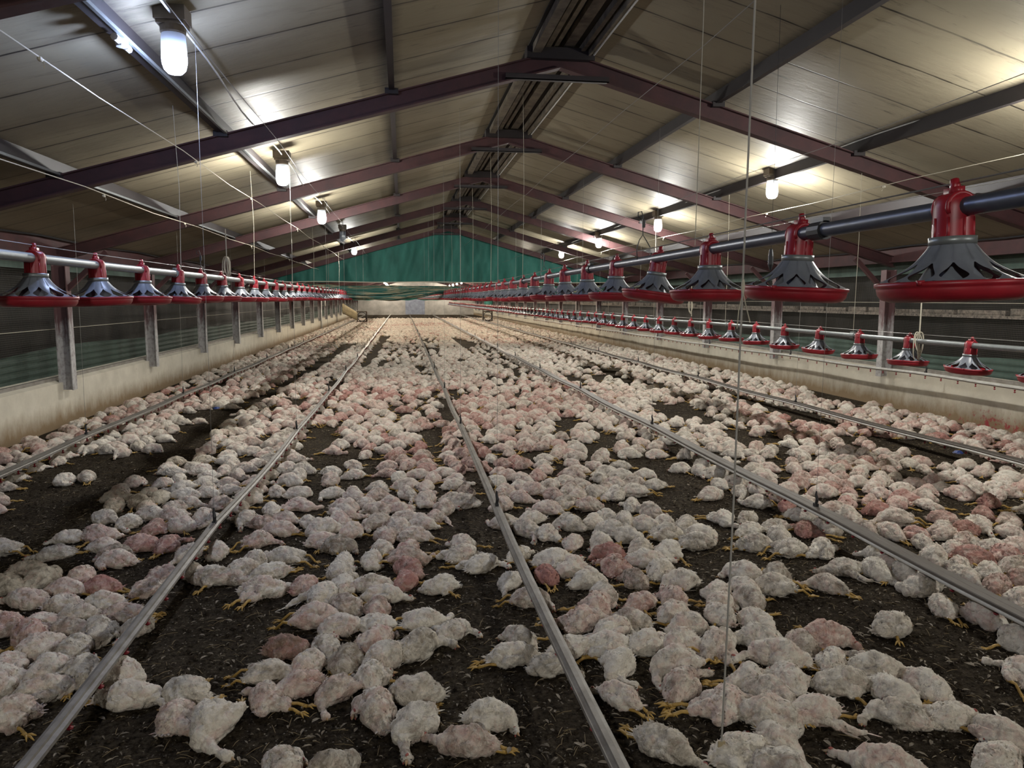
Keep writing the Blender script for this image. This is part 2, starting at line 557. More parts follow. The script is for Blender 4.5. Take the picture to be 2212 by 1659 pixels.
WT = 0.60                                             # top of the low wall
for side, x0, x1, mt in (('left', XL - 0.2, XL, 'plaster'), ('right', XR, XR + 0.2, 'plaster_r')):
    mb = MB()
    mb.box(x0, x1, YB, YE, 0, WT - 0.03)
    s = -1 if side == 'left' else 1
    xin = XL if side == 'left' else XR
    mb.prism([(xin, WT - 0.03), (xin, WT - 0.022), (xin + s * 0.2, WT + 0.05), (xin + s * 0.2, WT - 0.03)], YB, YE)
    tag(mb.build('wall_' + side, M[mt]), 'low cream plaster wall along the %s side' % side, kind='structure')
mb = MB()
mb.prism([(XL - 0.2, 0), (XR + 0.2, 0), (XR + 0.2, roof_z(XR + 0.2, 0.1)), (XM, ZA + 0.1), (XL - 0.2, roof_z(XL - 0.2, 0.1))], YB - 0.1, YB)
tag(mb.build('wall_back', M['curtain_dark']), kind='structure')
mb = MB()
mb.prism([(XL - 0.2, 0), (XR + 0.2, 0), (XR + 0.2, roof_z(XR + 0.2, 0.1)), (XM, ZA + 0.1), (XL - 0.2, roof_z(XL - 0.2, 0.1))], YE, YE + 0.1)
tag(mb.build('wall_front', simple('grey_white_endwall', (0.52, 0.50, 0.47), 0.8, 0, 0.7, 1.5, (0.25, 0.24, 0.22))), 'pale end wall at the far end of the house', kind='structure')
mb = MB()
mb.box(0.35, 2.35, YE - 0.05, YE - 0.003, 0.05, 2.2)
tag(mb.build('door_1', simple('pale_blue_door', (0.36, 0.40, 0.50), 0.6, 0, 0.7, 3, (0.16, 0.18, 0.25))), 'pale blue double door in the far end wall', kind='structure')


def ibeam_profile(d, w, tf, tw):
    """I section: pairs (across flange, depth) centred"""
    a, b, h = w / 2, tw / 2, d / 2
    return [(-a, -h), (a, -h), (a, -h + tf), (b, -h + tf), (b, h - tf), (a, h - tf), (a, h), (-a, h), (-a, h - tf), (-b, h - tf), (-b, -h + tf), (-a, -h + tf)]


def extrude_between(mb, p0, p1, prof, side, mi=0, cut0=None, cut1=None):
    """prof pairs (a,b): a along `side`, b along the normal; ends may be cut vertical at x=cut"""
    p0, p1, side = Vector(p0), Vector(p1), Vector(side)
    t = (p1 - p0).normalized()
    nrm = t.cross(side).normalized()
    if nrm.z < 0: nrm = -nrm
    n = len(prof)
    vs = []
    for p, cut in ((p0, cut0), (p1, cut1)):
        for (a, b) in prof:
            q = p + side * a + nrm * b
            if cut is not None and abs(t.x) > 1e-4:
                q = q + t * ((cut - q.x) / t.x)
            vs.append(q)
    fs = [(i, (i + 1) % n, n + (i + 1) % n, n + i) for i in range(n)] + [tuple(range(n))[::-1], tuple(range(n, 2 * n))]
    mb.add(vs, fs, mi)


prof = ibeam_profile(0.155, 0.10, 0.012, 0.010)
for k, y in enumerate(RAFT):
    root = empty('rafter', (XM, y, roof_z(XM)))
    tag(root, kind='structure')
    for s in (-1, 1):
        xe = XL if s < 0 else XR
        mb = MB()
        extrude_between(mb, (0, 0, -0.08), (xe - XM, 0, -0.08 - SLOPE * abs(xe - XM)), prof, (0, 1, 0), cut0=0.0, cut1=xe - XM)
        # haunch brace down to the post
        x1 = (xe - XM) - s * 0.02
        extrude_between(mb, (x1 - s * 0.62, 0, roof_z(xe - s * .62) - ZA - 0.2), (x1, 0, roof_z(xe) - ZA - 0.62), [(-.03, -.03), (.03, -.03), (.03, .03), (-.03, .03)], (0, 1, 0))
        mb.build('rafter_beam', M['steel_red'], root)
    mb = MB()
    mb.box(-0.52, 0.46, -0.075, -0.065, -0.285, -0.235)
    mb.box(-0.52, 0.46, -0.075, -0.02, -0.285, -0.277)
    mb.build('collar_tie', M['steel_dark'], root)
    mb = MB()
    mb.box(-0.32, 0.32, -0.075, 0.075, -0.09, 0.012)
    for s in (-1, 1):
        for px in (1.56, 3.06, 4.45):
            mb.box(s * px - 0.06, s * px + 0.06, -0.06, 0.06, -SLOPE * px - 0.02, -SLOPE * px + 0.03)
    mb.build('cleat', M['steel_dark'], root)
    for s, xe in ((-1, XL), (1, XR)):
        pr = empty('post', (xe - s * -0.0, y, 0))
        tag(pr, kind='structure')
        mb = MB()
        xa, xb = (-0.02, 0.14) if s < 0 else (-0.14, 0.02)
        mb.box(xa, xb, -0.005, 0.005, WT - 0.12, roof_z(xe) - 0.2)
        for xx in (xa, xb):
            mb.box(xx - 0.006, xx + 0.006, -0.065, 0.065, WT - 0.12, roof_z(xe) - 0.2)
        mb.build('steel_post', M['post'], pr)

# purlins and ridge vent
for s in (-1, 1):
    for j, px in enumerate((1.56, 3.06, 4.45)):
        x = XM + s * px
        z = roof_z(x)
        mb = MB()
        mb.box(x - 0.018, x + 0.018, YB, YE, z + 0.02, z + CZ + 0.01)
        mb.box(x - 0.026, x + 0.026, YB, YE, z + 0.012, z + 0.022)
        tag(mb.build('purlin', M['steel_dark']), kind='structure')
        if (s, j) in ((-1, 1), (-1, 2)):
            mb = MB()
            mb.box(x - s * 0.05 - 0.010, x - s * 0.05 + 0.010, YB, YE, z + 0.0, z + 0.02)
            tag(mb.build('trim_%d' % j, M['galv']), kind='structure')
mb = MB()
for x0, x1, dz in ((-0.27, -0.19, .03), (-0.15, -0.10, .05), (-0.06, -0.02, .05), (0.03, 0.13, .04), (0.19, 0.23, .04), (0.26, 0.28, .02)):
    mb.box(XM + x0, XM + x1, YB, YE, ZA + 0.0 + dz - abs(x0) * .28, ZA + 0.10 - abs(x0) * .28)
tag(mb.build('ridge_vent', simple('sooty_ridge', (0.17, 0.14, 0.10), 0.8, 0, 0.9, 6, (0.03, 0.024, 0.018))), kind='structure')
mb = MB()
mb.prism([(XM - 0.30, roof_z(XM - 0.30, CZ - 0.012)), (XM, ZA + CZ - 0.012), (XM + 0.30, roof_z(XM + 0.30, CZ - 0.012)), (XM + 0.30, roof_z(XM + 0.30, CZ - 0.002)), (XM, ZA + CZ - 0.002), (XM - 0.30, roof_z(XM - 0.30, CZ - 0.002))], YB, YE)
tag(mb.build('ridge_lining', simple('black_ridge_gap', (0.03, 0.025, 0.02), 0.9)), kind='structure')
mb = MB()
mb.tube([(XM + 0.31, YB, ZA - 0.04), (XM + 0.31, YE, ZA - 0.04)], 0.011, 8)
tag(mb.build('ridge_conduit', M['white_plastic']), kind='structure')

# eaves beam, curtains, netting
for side, s, xe in (('left', -1, XL), ('right', 1, XR)):
    mb = MB()
    mb.box(xe - 0.03 if s > 0 else xe - 0.05, xe + 0.05 if s > 0 else xe + 0.03, YB, YE, H + 0.56, H + 0.76)
    mb.box(xe - 0.07, xe + 0.07, YB, YE, H + 0.545, H + 0.56)
    tag(mb.build('eaves_beam', M['steel_red']), kind='structure')
    mb = MB()
    mb.tube([(xe - s * 0.09, YB + i * 1.7, H + 0.77 - (0.03 if i % 2 else 0)) for i in range(50)], 0.012, 6)
    tag(mb.build('eaves_cable', M['black_plastic']), kind='structure')
    mb = MB()
    xo = xe + s * 0.12
    mb.add([(xo, YB, WT), (xo, YE, WT), (xo, YE, H + 0.56), (xo, YB, H + 0.56)], [(0, 1, 2, 3)])
    tag(mb.build('netting', M['net']), 'fine wire netting over the open %s side' % side, kind='structure')
    # sill batten and mid wire
    mb = MB()
    mb.box(xe + s * 0.10 - 0.02, xe + s * 0.10 + 0.02, YB, YE, WT - 0.02, WT + 0.05)
    tag(mb.build('sill_batten', M['alu']), kind='structure')
    mb = MB()
    mb.tube([(xe + s * 0.10, YB, 1.28 if s < 0 else 1.62), (xe + s * 0.10, YE, 1.28 if s < 0 else 1.62)], 0.004, 4)
    tag(mb.build('netting_wire', M['cord']), kind='structure')
    # folded green curtain outside the netting and dark weather screen behind it
    ys = np.arange(YB, YE, 0.25)
    def sheet(name, x, z0, z1, nz, amp, mat, wob=0.0, rip=0.0):
        mb = MB()
        vs, fs = [], []
        for i, y in enumerate(ys):
            top = z1 + wob * noise.noise(Vector((y * 0.35, x, 0)))
            for j in range(nz + 1):
                z = z0 + (top - z0) * j / nz
                dx = amp * noise.noise(Vector((y * 1.9, z * 0.5, x))) + rip * math.sin(z * 70 + y * 0.3)
                vs.append((x + dx, y, z))
        for i in range(len(ys) - 1):
            for j in range(nz):
                a = i * (nz + 1) + j
                fs.append((a, a + 1, a + nz + 2, a + nz + 1))
        mb.add(vs, fs)
        return tag(mb.build(name, mat, smooth=True), kind='structure')
    sheet('weather_curtain', xe + s * 0.62, 0.0, H + 0.9, 3, 0.09, M['curtain_dark'])
    sheet('rolled_curtain', xe + s * 0.34, WT - 0.1, H - 0.78 if s > 0 else H - 0.70, 16, 0.03, M['curtain_green'] if s < 0 else M['curtain_green_r'], 0.10, 0.02)
    sheet('upper_curtain', xe + s * 0.30, H + 0.38, H + 0.62, 2, 0.02, M['curtain_green_r'], 0.02)
# ledge with rubble beyond the right netting
mb = MB()
random.seed(5)
mb.box(XR + 0.42, XR + 0.52, YB, YE, H - 0.27, H - 0.23)
y = YB
while y < YE:
    w = random.uniform(0.5, 0.9)
    mb.box(XR + 0.44, XR + 0.50, y, y + w, H - 0.23, H - 0.14 + random.uniform(-.03, .01))
    y += w + 0.08
tag(mb.build('ledge', simple('rough_stone_ledge', (0.30, 0.25, 0.20), 0.9, 0, 0.95, 22, (0.04, 0.035, 0.03))), 'pale rough ledge beyond the right netting', kind='structure')


# ------------------------------------------------------------------ green tarpaulin partition
TY = 24.45
def tarp():
    root = empty('tarpaulin_curtain', (XM, TY, H + 0.5))
    tag(root, 'green tarpaulin hung across the house below the roof, bottom gathered in swags', 'tarpaulin')
    x0, x1 = XL + 0.05, XR - 0.05
    nx, nz = 240, 26
    mb = MB()
    vs, fs = [], []
    for i in range(nx + 1):
        x = x0 + (x1 - x0) * i / nx
        zt = roof_z(x) + 0.02
        zb = H + 0.52 + 0.015 * math.sin(x * 3)
        for j in range(nz + 1):
            t = j / nz
            z = zb + (zt - zb) * t
            # folds fan out from the hanging points at the top
            d = 0.20 * noise.noise(Vector((x * 1.3 + 0.35 * z, z * 0.35, 2.0))) + 0.09 * noise.noise(Vector((x * 3.6 - 0.8 * z, z * 0.7, 7.0)))
            d += 0.16 * abs(noise.noise(Vector((x * 1.7 + 0.5 * z, z * 0.30, 11.0)))) + 0.07 * abs(noise.noise(Vector((x * 4.1 - 0.9 * z, z * 0.8, 5.0))))
            d += 0.05 * abs(math.sin(x * 4.2 + 1.4 * noise.noise(Vector((x * .8, z * 1.2, 0))))) * (1 - 0.5 * t)
            vs.append((x - XM, -0.05 + d, z - H - 0.5))
    for i in range(nx):
        for j in range(nz):
            a = i * (nz + 1) + j
            fs.append((a, a + nz + 1, a + nz + 2, a + 1))
    mb.add(vs, fs)
    mb.build('hanging_sheet', M['tarp'], root, smooth=True)
    # pale hem along the roof slope
    mb = MB()
    for s in (-1, 1):
        xe = x0 if s < 0 else x1
        pts = [(XM + (xe - XM) * t / 30.0, 0, 0) for t in range(31)]
        mb.tube([(p[0] - XM, -0.10 + 0.02 * math.sin(p[0] * 9), roof_z(p[0]) - H - 0.5 - 0.03 + 0.012 * math.sin(p[0] * 5)) for p in pts], 0.035, 8)
    mb.build('top_hem', simple('dusty_hem', (0.30, 0.29, 0.25), 0.8, 0, 0.6, 5), root, smooth=True)
    mb = MB()
    mb.tube([(x - XM, -0.12, 0.03 + 0.01 * math.sin(x * 2)) for x in np.linspace(x0, x1, 40)], 0.014, 6)
    mb.build('tie_rope', M['cord'], root)
    # gathered lower bundle, sagging between ties
    lows = [(-4.4, .10), (-3.3, 0.16), (-2.2, 0.04), (-1.1, -0.01), (-0.35, -0.06), (0.4, 0.02), (1.25, 0.17), (2.0, 0.03), (2.9, 0.0), (4.0, 0.12), (5.2, 0.04), (6.4, 0.12), (7.4, 0.1)]
    def lowz(x):
        for (a, za), (b, zb) in zip(lows, lows[1:]):
            if a <= x <= b:
                t = (x - a) / (b - a)
                t = t * t * (3 - 2 * t)
                return za + (zb - za) * t
        return 0.1
    mb = MB()
    vs, fs = [], []
    ns = 56
    for i in range(nx + 1):
        x = x0 + (x1 - x0) * i / nx
        lo = lowz(x) + H
        hi = H + 0.42 + 0.10 * noise.noise(Vector((x * .55, 3, 1))) - 0.04
        hz, cz = (hi - lo) / 2, (hi + lo) / 2
        for k in range(ns):
            th = 2 * PI * k / ns
            rr = 1 + 0.17 * math.sin(th * 7 + 2.6 * math.sin(x * 1.3)) + 0.10 * noise.noise(Vector((x * 0.8, math.cos(th) * 2.5, math.sin(th) * 2.5)))
            rr += 0.10 * math.sin(th * 13 + x * 3.1 + 2 * math.sin(x * 1.3))
            vs.append((x - XM, 0.05 + 0.20 * rr * math.cos(th), cz - H - 0.5 + hz * rr * math.sin(th)))
    for i in range(nx):
        for k in range(ns):
            a, b2 = i * ns + k, i * ns + (k + 1) % ns
            fs.append((a, b2, b2 + ns, a + ns))
    mb.add(vs, fs)
    mb.build('gathered_bundle', M['tarp_fold'], root, smooth=True)
    return root
tarp()
# second tarpaulin low between the partition and the end wall
mb = MB()
vs, fs = [], []
for i in range(81):
    x = XL + 0.1 + (XR - XL - 0.2) * i / 80
    for j in range(7):
        vs.append((x, 60 + 0.2 * noise.noise(Vector((x * 2, j * .3, 9))), H - 0.12 + 0.10 * noise.noise(Vector((x * 1.3, 0, 4))) + j * 0.14))
for i in range(80):
    for j in range(6):
        a = i * 7 + j
        fs.append((a, a + 7, a + 8, a + 1))
mb.add(vs, fs)
tag(mb.build('far_tarpaulin', M['tarp'], smooth=True), 'distant green tarpaulin hanging behind the gathered curtain', 'tarpaulin')


# ------------------------------------------------------------------ lamps
def make_lamp(bulb_mat, label, x, y, zb, group=None):
    """zb: height of the middle of the glass"""
    t = empty('jar_lamp', (x, y, zb))
    tag(t, label, 'lamp', group)
    mb = MB()
    mb.box(-0.085, 0.085, -0.075, 0.075, 0.155, 0.235)
    mb.box(-0.075, 0.075, -0.065, 0.065, 0.135, 0.155)
    mb.lathe([(0.0, 0.15), (0.066, 0.15), (0.070, 0.135), (0.070, 0.10), (0.062, 0.09), (0, 0.09)], 20)
    mb.build('housing', M['brown_box'], t)
    mb = MB()
    mb.lathe([(0.060, 0.10), (0.066, 0.085), (0.068, 0.02), (0.069, -0.06), (0.060, -0.10), (0.040, -0.122), (0.0, -0.13)], 24)
    mb.build('glass_jar', M['jar'], t, smooth=True)
    mb = MB()
    mb.lathe([(0.047, -0.022), (0.048, -0.05), (0.040, -0.082), (0.022, -0.102), (0.0, -0.108)], 12, mi=0)
    mb.lathe([(0.0, 0.035), (0.018, 0.032), (0.040, 0.012), (0.050, -0.018), (0.047, -0.022)], 12, mi=1)
    mb.build('bulb', [bulb_mat, M['white_plastic']], t, smooth=True)
    mb = MB()
    mb.tube([(0, 0, 0.09), (0, 0, 0.03)], 0.018, 10)
    mb.build('lamp_socket', M['white_plastic'], t)
    return t


XLL, XRL = -1.27, 4.55
left_y = [4.68, 8.6, 12.65, 17.0, 21.0]
left_z = [1.41, 1.36, 1.34, 1.38, 1.32]
for k, (y, z) in enumerate(zip(left_y, left_z)):
    bm_, st = (M['bulb_white'], 'lit')
    if k == 0: bm_ = M['bulb_blue']
    if k == 3: bm_ = M['bulb_off']
    lab = ['large bluish glowing jar lamp nearest the front on the left cable', 'lit jar lamp with coiled white cable, second along the left row', 'lit jar lamp, third along the left row', 'unlit jar lamp, fourth along the left row', 'lit jar lamp close to the green tarpaulin, left side'][k]
    make_lamp(bm_, lab, XLL, y, H + z)
for k, (y, z) in enumerate(zip([4.68, 8.8, 12.95, 17.0, 21.1], [1.36, 1.355, 1.315, 1.30, 1.285])):
    lab = ['lit jar lamp just beyond the right edge, first of the right row', 'lit jar lamp above the big pan feeders, largest seen on the right', 'lit jar lamp, third along the right row above the feed pipe', 'lit jar lamp, fourth along the right row', 'lit jar lamp close to the green tarpaulin, right side'][k]
    make_lamp(M['bulb_white'], lab, XRL, y, H + z)
for x in (XLL, XRL):  # unseen fill lamps, added to brighten the foreground
    for y in (-2.4, ):
        make_lamp(M['bulb_fill'], 'added fill lamp, unseen behind the viewpoint', x, y, H + 1.40, 'added fill lamps behind the viewpoint')
k = 0
for x in (XLL, XRL):
    y = 28.5
    while y < YE - 1:
        k += 1
        make_lamp(M['bulb_warm'], 'warm lit jar lamp hanging beyond the green tarpaulin', x, y, H + 1.25, 'lamps beyond the tarpaulin')
        y += 4.8
# lamp cables looping along the purlins
for x, ys_, zs, rx in ((XLL, [0.5] + left_y, [1.41] + left_z, -0.0), (XRL, [0.5, 4.68, 8.8, 12.95, 17.0, 21.1, 23.5], [1.36, 1.36, 1.355, 1.315, 1.30, 1.285, 1.28], 0)):
    mb = MB()
    for (ya, za), (yb, zb2) in zip(zip(ys_, zs), list(zip(ys_, zs))[1:]):
        pts = []
        for i in range(13):
            t = i / 12
            sag = -0.10 * math.sin(PI * t) if x < 0 else 0.0
            lift = 0.0 if x < 0 else 0.05 * math.sin(PI * t)
            pts.append((x + 0.02 * math.sin(t * 9), ya + (yb - ya) * t, H + za + (zb2 - za) * t + 0.19 + sag * 0.3 + lift * 0.4))
        mb.tube(pts, 0.007, 6)
    tag(mb.build('lamp_cable', M['white_plastic'], smooth=True), 'white lamp cable slung along the %s row of lamps' % ('left' if x < 0 else 'right'), 'cable')
# junction box on the left conduit
mb = MB()
mb.lathe([(0, -.022), (.030, -.020), (.034, 0), (.034, .02), (0, .02)], 14)
for yy in (-0.075, 0.075):
    mb.tube([(0, yy * 0.7, 0), (0, yy * 1.5, 0)], 0.02, 8)
tag(mb.build('junction_box', M['white_plastic'], loc=(-1.53, 4.62, roof_z(-1.56) - 0.02)), 'white junction box on the conduit beside the nearest lamp', 'junction box')


# ------------------------------------------------------------------ pan feeders
def grille_mesh(nwin=12):
    """cone with arched windows between pan rim and collar"""
    mb = MB()
    n = 30
    rings = []
    for i in range(n + 1):
        t = i / n
        r = 0.168 - 0.118 * t
        z = 0.006 + 0.050 * t + 0.046 * t ** 3.0
        rings.append((r, z))
    def half(r):
        q = (0.158 - r) / 0.072            # 0 at the window's foot, 1 at its tip
        if q <= 0 or q >= 1: return 0.0
        if q < 0.28: return 0.43 * math.sqrt(1 - ((0.28 - q) / 0.28) ** 2)
        return 0.43 * (1 - ((q - 0.28) / 0.72) ** 1.5)
    cols = 9
    vs, fs = [], []
    for (r, z) in rings:
        w = half(r)
        for k in range(nwin):
            for c in range(cols):
                if c < 2: f = -0.5 + (0.5 - w) * c / 2
                elif c <= 6: f = -w + 2 * w * (c - 2) / 4
                else: f = w + (0.5 - w) * (c - 6) / 3
                th = 2 * PI * (k + f) / nwin
                lift = 0.0035 * math.cos(2 * PI * f) * max(0, min(1, (r - 0.07) / 0.05))
                vs.append((r * math.cos(th), r * math.sin(th), z - lift))
    m = nwin * cols
    for i in range(n):
        op = half(rings[i][0]) > 0 and half(rings[i + 1][0]) > 0
        for k in range(m):
            if op and 2 <= k % cols < 6: continue
            a0, b0 = i * m + k, i * m + (k + 1) % m
            fs.append((a0, b0, b0 + m, a0 + m))
    mb.add(vs, fs)
    # inner feed cone seen through the windows
    mb.lathe([(0.105, -0.03), (0.075, 0.010), (0.052, 0.050), (0.046, 0.080)], 32)
    return mb


def pan_mesh():
    mb = MB()
    mb.lathe([(0.0, -0.026), (0.07, -0.026), (0.085, -0.040), (0.10, -0.044), (0.140, -0.043), (0.160, -0.036), (0.169, -0.024), (0.172, -0.010), (0.1715, -0.006), (0.177, -0.004), (0.177, 0.006), (0.168, 0.008), (0.160, 0.002), (0.150, -0.020), (0.12, -0.036), (0.06, -0.02), (0.0, -0.01)], 56)
    for k in range(3):
        th = PI / 5 + k * PI / 2
        c, s = math.cos(th), math.sin(th)
        mb.box(0.173 * c - 0.007, 0.173 * c + 0.007, 0.173 * s - 0.007, 0.173 * s + 0.007, -0.002, 0.010)
    return mb


def neck_mesh(PZ=0.19):
    mb = MB()
    mb.lathe([(0.047, 0.100), (0.046, 0.150), (0.0455, PZ), (0.043, PZ + 0.018), (0.036, PZ + 0.028), (0.02, PZ + 0.034), (0, PZ + 0.035)], 24)
    for k in range(8):
        th = 2 * PI * k / 8
        mb.tube([(0.046 * math.cos(th), 0.046 * math.sin(th), 0.10), (0.045 * math.cos(th), 0.045 * math.sin(th), 0.165)], 0.0035, 5)
    return mb


def clamp_mesh(PZ=0.19):
    mb = MB()
    for y in (-0.03, 0.03):
        pts = [(0.034 * math.cos(t), y, PZ + 0.034 * math.sin(t)) for t in np.linspace(-0.5, PI + 0.5, 12)]
        mb.tube(pts, 0.006, 6)
    mb.box(-0.010, 0.010, -0.028, 0.028, PZ + 0.03, PZ + 0.05)
    mb.tube([(0, 0, PZ + 0.03), (0, -0.004, PZ + 0.055), (0, 0, PZ + 0.070)], [0.014, 0.012, 0.010], 8)
    return mb


GR, PN, NK, CL = grille_mesh(), pan_mesh(), neck_mesh(), clamp_mesh()
COL = MB()
COL.lathe([(0.050, 0.098), (0.054, 0.098), (0.054, 0.118), (0.050, 0.118)], 24)
feeder = empty('pan_feeder')
tag(feeder, 'pan feeder', 'feeder', 'pan feeders')
GR.build('grille', M['grey_plastic'], feeder, smooth=True)
PN.build('pan', M['red_plastic'], feeder, smooth=True)
NK.build('neck', M['red_plastic'], feeder, smooth=True)
CL.build('pipe_clamp', M['red_plastic'], feeder, smooth=True)
COL.build('collar', M['galv'], feeder, smooth=True)
# one-piece copy for feeders too far away to show their parts
fm = MB()
fm.lathe([(0, -0.045), (0.12, -0.046), (0.165, -0.02), (0.176, 0.004), (0.165, 0.008)], 16, mi=0)
fm.lathe([(0.165, 0.008), (0.11, 0.048), (0.06, 0.09), (0.053, 0.118)], 14, mi=1)
fm.lathe([(0.046, 0.115), (0.046, 0.16), (0.042, 0.21), (0.0, 0.23)], 10, mi=0)
fm.tube([(0, 0, 0.22), (0, 0, 0.26)], 0.012, 5)
far_feeder = fm.mesh('pan_feeder', [M['red_plastic'], M['grey_plastic']], True)

first_used = False
LINES = [('left', -1.74, 3.885, 0.76, lambda y: H + 0.005 + 0.004 * math.sin(y), 'galv'),
         ('middle', 1.38, 1.72, 0.75, lambda y: H + 0.034 - min(max(y - 3, 0), 7) * 0.004 + 0.003 * math.sin(y * 1.3), 'galv'),
         ('right', 4.63, 4.74, 0.75, lambda y: H - 0.568 + 0.006 * math.sin(y * .8), 'white')]
rnd = random.Random(11)
YLE = 74.0
for name, x, y0, dy, zf, _ in LINES:
    k, y = 0, y0
    while y < YLE:
        k += 1
        lab = 'red and grey pan feeder, %s from the front on the %s feed line' % (nth(k), {'left': 'left', 'middle': 'nearest middle', 'right': 'low right'}[name])
        tiltx, tilty = rnd.uniform(-0.05, 0.05), rnd.uniform(-0.05, 0.05)
        if name == 'middle' and k == 4: tiltx, tilty = 0.03, 0.13
        if y < 26:
            if not first_used:
                f, first_used = feeder, True
            else:
                f = copy_tree(feeder)
        else:
            f = bpy.data.objects.new('pan_feeder', far_feeder)
            C.objects.link(f)
        f.location = (x, y + rnd.uniform(-.01, .01), zf(y))
        f.rotation_euler = (tiltx, tilty, rnd.uniform(0, 6))
        f.rotation_euler[2] = rnd.uniform(-0.12, 0.12)
        tag(f, lab, 'feeder', 'pan feeders on the %s feed line' % name)
        y += dy
    mb = MB()
    pts = [(x, yy, zf(yy) + 0.19) for yy in np.arange(-2 if name == 'middle' else 1.0, YLE + 1, 1.0)]
    root = empty('feed_pipe', (0, 0, 0))
    tag(root, {'left': 'grey steel feed pipe carrying the left line of pan feeders', 'middle': 'grey steel feed pipe, toned dark for shade, over the nearest big pan feeders', 'right': 'pale feed pipe carrying the low line of feeders along the right wall'}[name], 'pipe')
    mb.tube(pts, 0.0235, 16)
    mb.build('pipe', M['shaded_pipe'] if name == 'middle' else M['galv'], root, smooth=True)
    yy = {'left': 6.15, 'middle': 2.33, 'right': 7.1}[name]
    while yy < 30:
        mb = MB()
        mb.tube([(x, yy - 0.035, zf(yy) + 0.19), (x, yy + 0.035, zf(yy) + 0.19)], 0.031, 14)
        mb.box(x - 0.012, x + 0.012, yy - 0.035, yy + 0.035, zf(yy) + 0.215, zf(yy) + 0.232)
        mb.build('pipe_coupling', M['black_plastic'] if name == 'middle' else M['galv'], root, smooth=False)
        yy += 3.05
    # anti-perch wire just above the pipe
    mb = MB()
    mb.tube([(p[0], p[1], p[2] + 0.062) for p in pts[1 if name == 'middle' else 0:]], 0.0022, 4)
    mb.build('perch_wire', M['wire'], root)


# ------------------------------------------------------------------ nipple drinker lines
def polyx(pts, y):
    if y <= pts[0][0]: return pts[0][1:]
    for a, b in zip(pts, pts[1:]):
        if a[0] <= y <= b[0]:
            t = (y - a[0]) / (b[0] - a[0])
            return tuple(a[i] + (b[i] - a[i]) * t for i in (1, 2))
    return pts[-1][1:]


def drinker(label, key, xs, y0, y1, nipples, hang_y, wide=1.0):
    """xs: list of (y, x, z of the channel top)"""
    root = empty('drinker_line', (0, 0, 0))
    tag(root, label, 'drinker line')
    ys = [y0]
    while ys[-1] < y1: ys.append(ys[-1] + 0.6)
    pts = []
    for y in ys:
        x, z = polyx(xs, y)
        ph = ((y - hang_y) / 3.6) % 1.0
        sag = -0.022 * math.sin(PI * ph) if hang_y is not None else 0
        pts.append((x + 0.008 * math.sin(y * 1.1), y, z + sag))
    # folded aluminium channel
    prof = [(-0.032, -0.012), (-0.030, 0.0), (-0.012, 0.002), (-0.010, 0.012), (0.010, 0.012), (0.012, 0.002), (0.030, 0.0), (0.032, -0.012), (0.026, -0.014), (0.020, -0.006), (-0.020, -0.006), (-0.026, -0.014)]
    prof = [(a * wide, b) for a, b in prof] if wide == 1 else [(-.052, -.014), (-.052, .004), (-.048, .009), (-.004, .009), (0, .007), (.004, .009), (.048, .009), (.052, .004), (.052, -.014)]
    n = len(prof)
    mb = MB()
    n = len(prof)
    vs = [(p[0] + a, p[1], p[2] + b) for p in pts for (a, b) in prof]
    fs = []
    for i in range(len(pts) - 1):
        for k in range(n):
            a0, b0 = i * n + k, i * n + (k + 1) % n
            fs.append((a0, b0, b0 + n, a0 + n))
    mb.add(vs, fs)
    mb.build('channel', M['dark_alu'] if key in 'CD' else M['white_pipe'] if key == 'F' else M['alu'], root)
    mb = MB()
    mb.tube([(p[0] - (wide - 1) * 0.075, p[1], p[2] - 0.020) for p in pts], 0.013, 10)
    mb.build('water_pipe', M['white_pipe'], root, smooth=True)
    nm = MB()
    nm.lathe([(0.010, -0.036), (0.011, -0.046), (0.004, -0.052), (0.004, -0.060), (0.014, -0.062), (0.012, -0.068), (0.0, -0.076)], 8)
    nme = nm.mesh('nipple', [M['red_plastic']], True)
    cnt, y = 0, y0 + 0.1
    rest = MB()
    while y < y1:
        x, z = polyx(xs, y)
        i = min(int((y - ys[0]) / 0.6), len(pts) - 2)
        t = (y - pts[i][1]) / 0.6
        px, pz = pts[i][0] + (pts[i + 1][0] - pts[i][0]) * t, pts[i][2] + (pts[i + 1][2] - pts[i][2]) * t
        if cnt < nipples:
            o = bpy.data.objects.new('nipple', nme)
            C.objects.link(o)
            o.parent = root
            o.location = (px, y, pz)
        elif y < 40:
            rest.lathe([(0.010, -0.036), (0.005, -0.06), (0.020, -0.066), (0.0, -0.076)], 5, (px, y, pz))
        cnt += 1
        y += 0.30
    if rest.v:
        tag(rest.build('nipples', M['red_plastic'], root), kind='stuff')
    # hanger clips
    y = hang_y
    while y < 36:
        i = min(max(int((y - ys[0]) / 0.6), 0), len(pts) - 1)
        p = pts[i]
        mb = MB()
        mb.box(p[0] - 0.012, p[0] + 0.012, y - 0.018, y + 0.018, p[2] + 0.008, p[2] + 0.03)
        mb.tube([(p[0], y, p[2] + 0.02), (p[0] + 0.004, y - 0.008, p[2] + 0.06), (p[0] - 0.002, y, p[2] + 0.095), (p[0], y, p[2] + 0.12)], [0.010, 0.012, 0.009, 0.005], 8)
        mb.build('hanger', M['black_plastic'], root)
        y += 3.6
    return pts


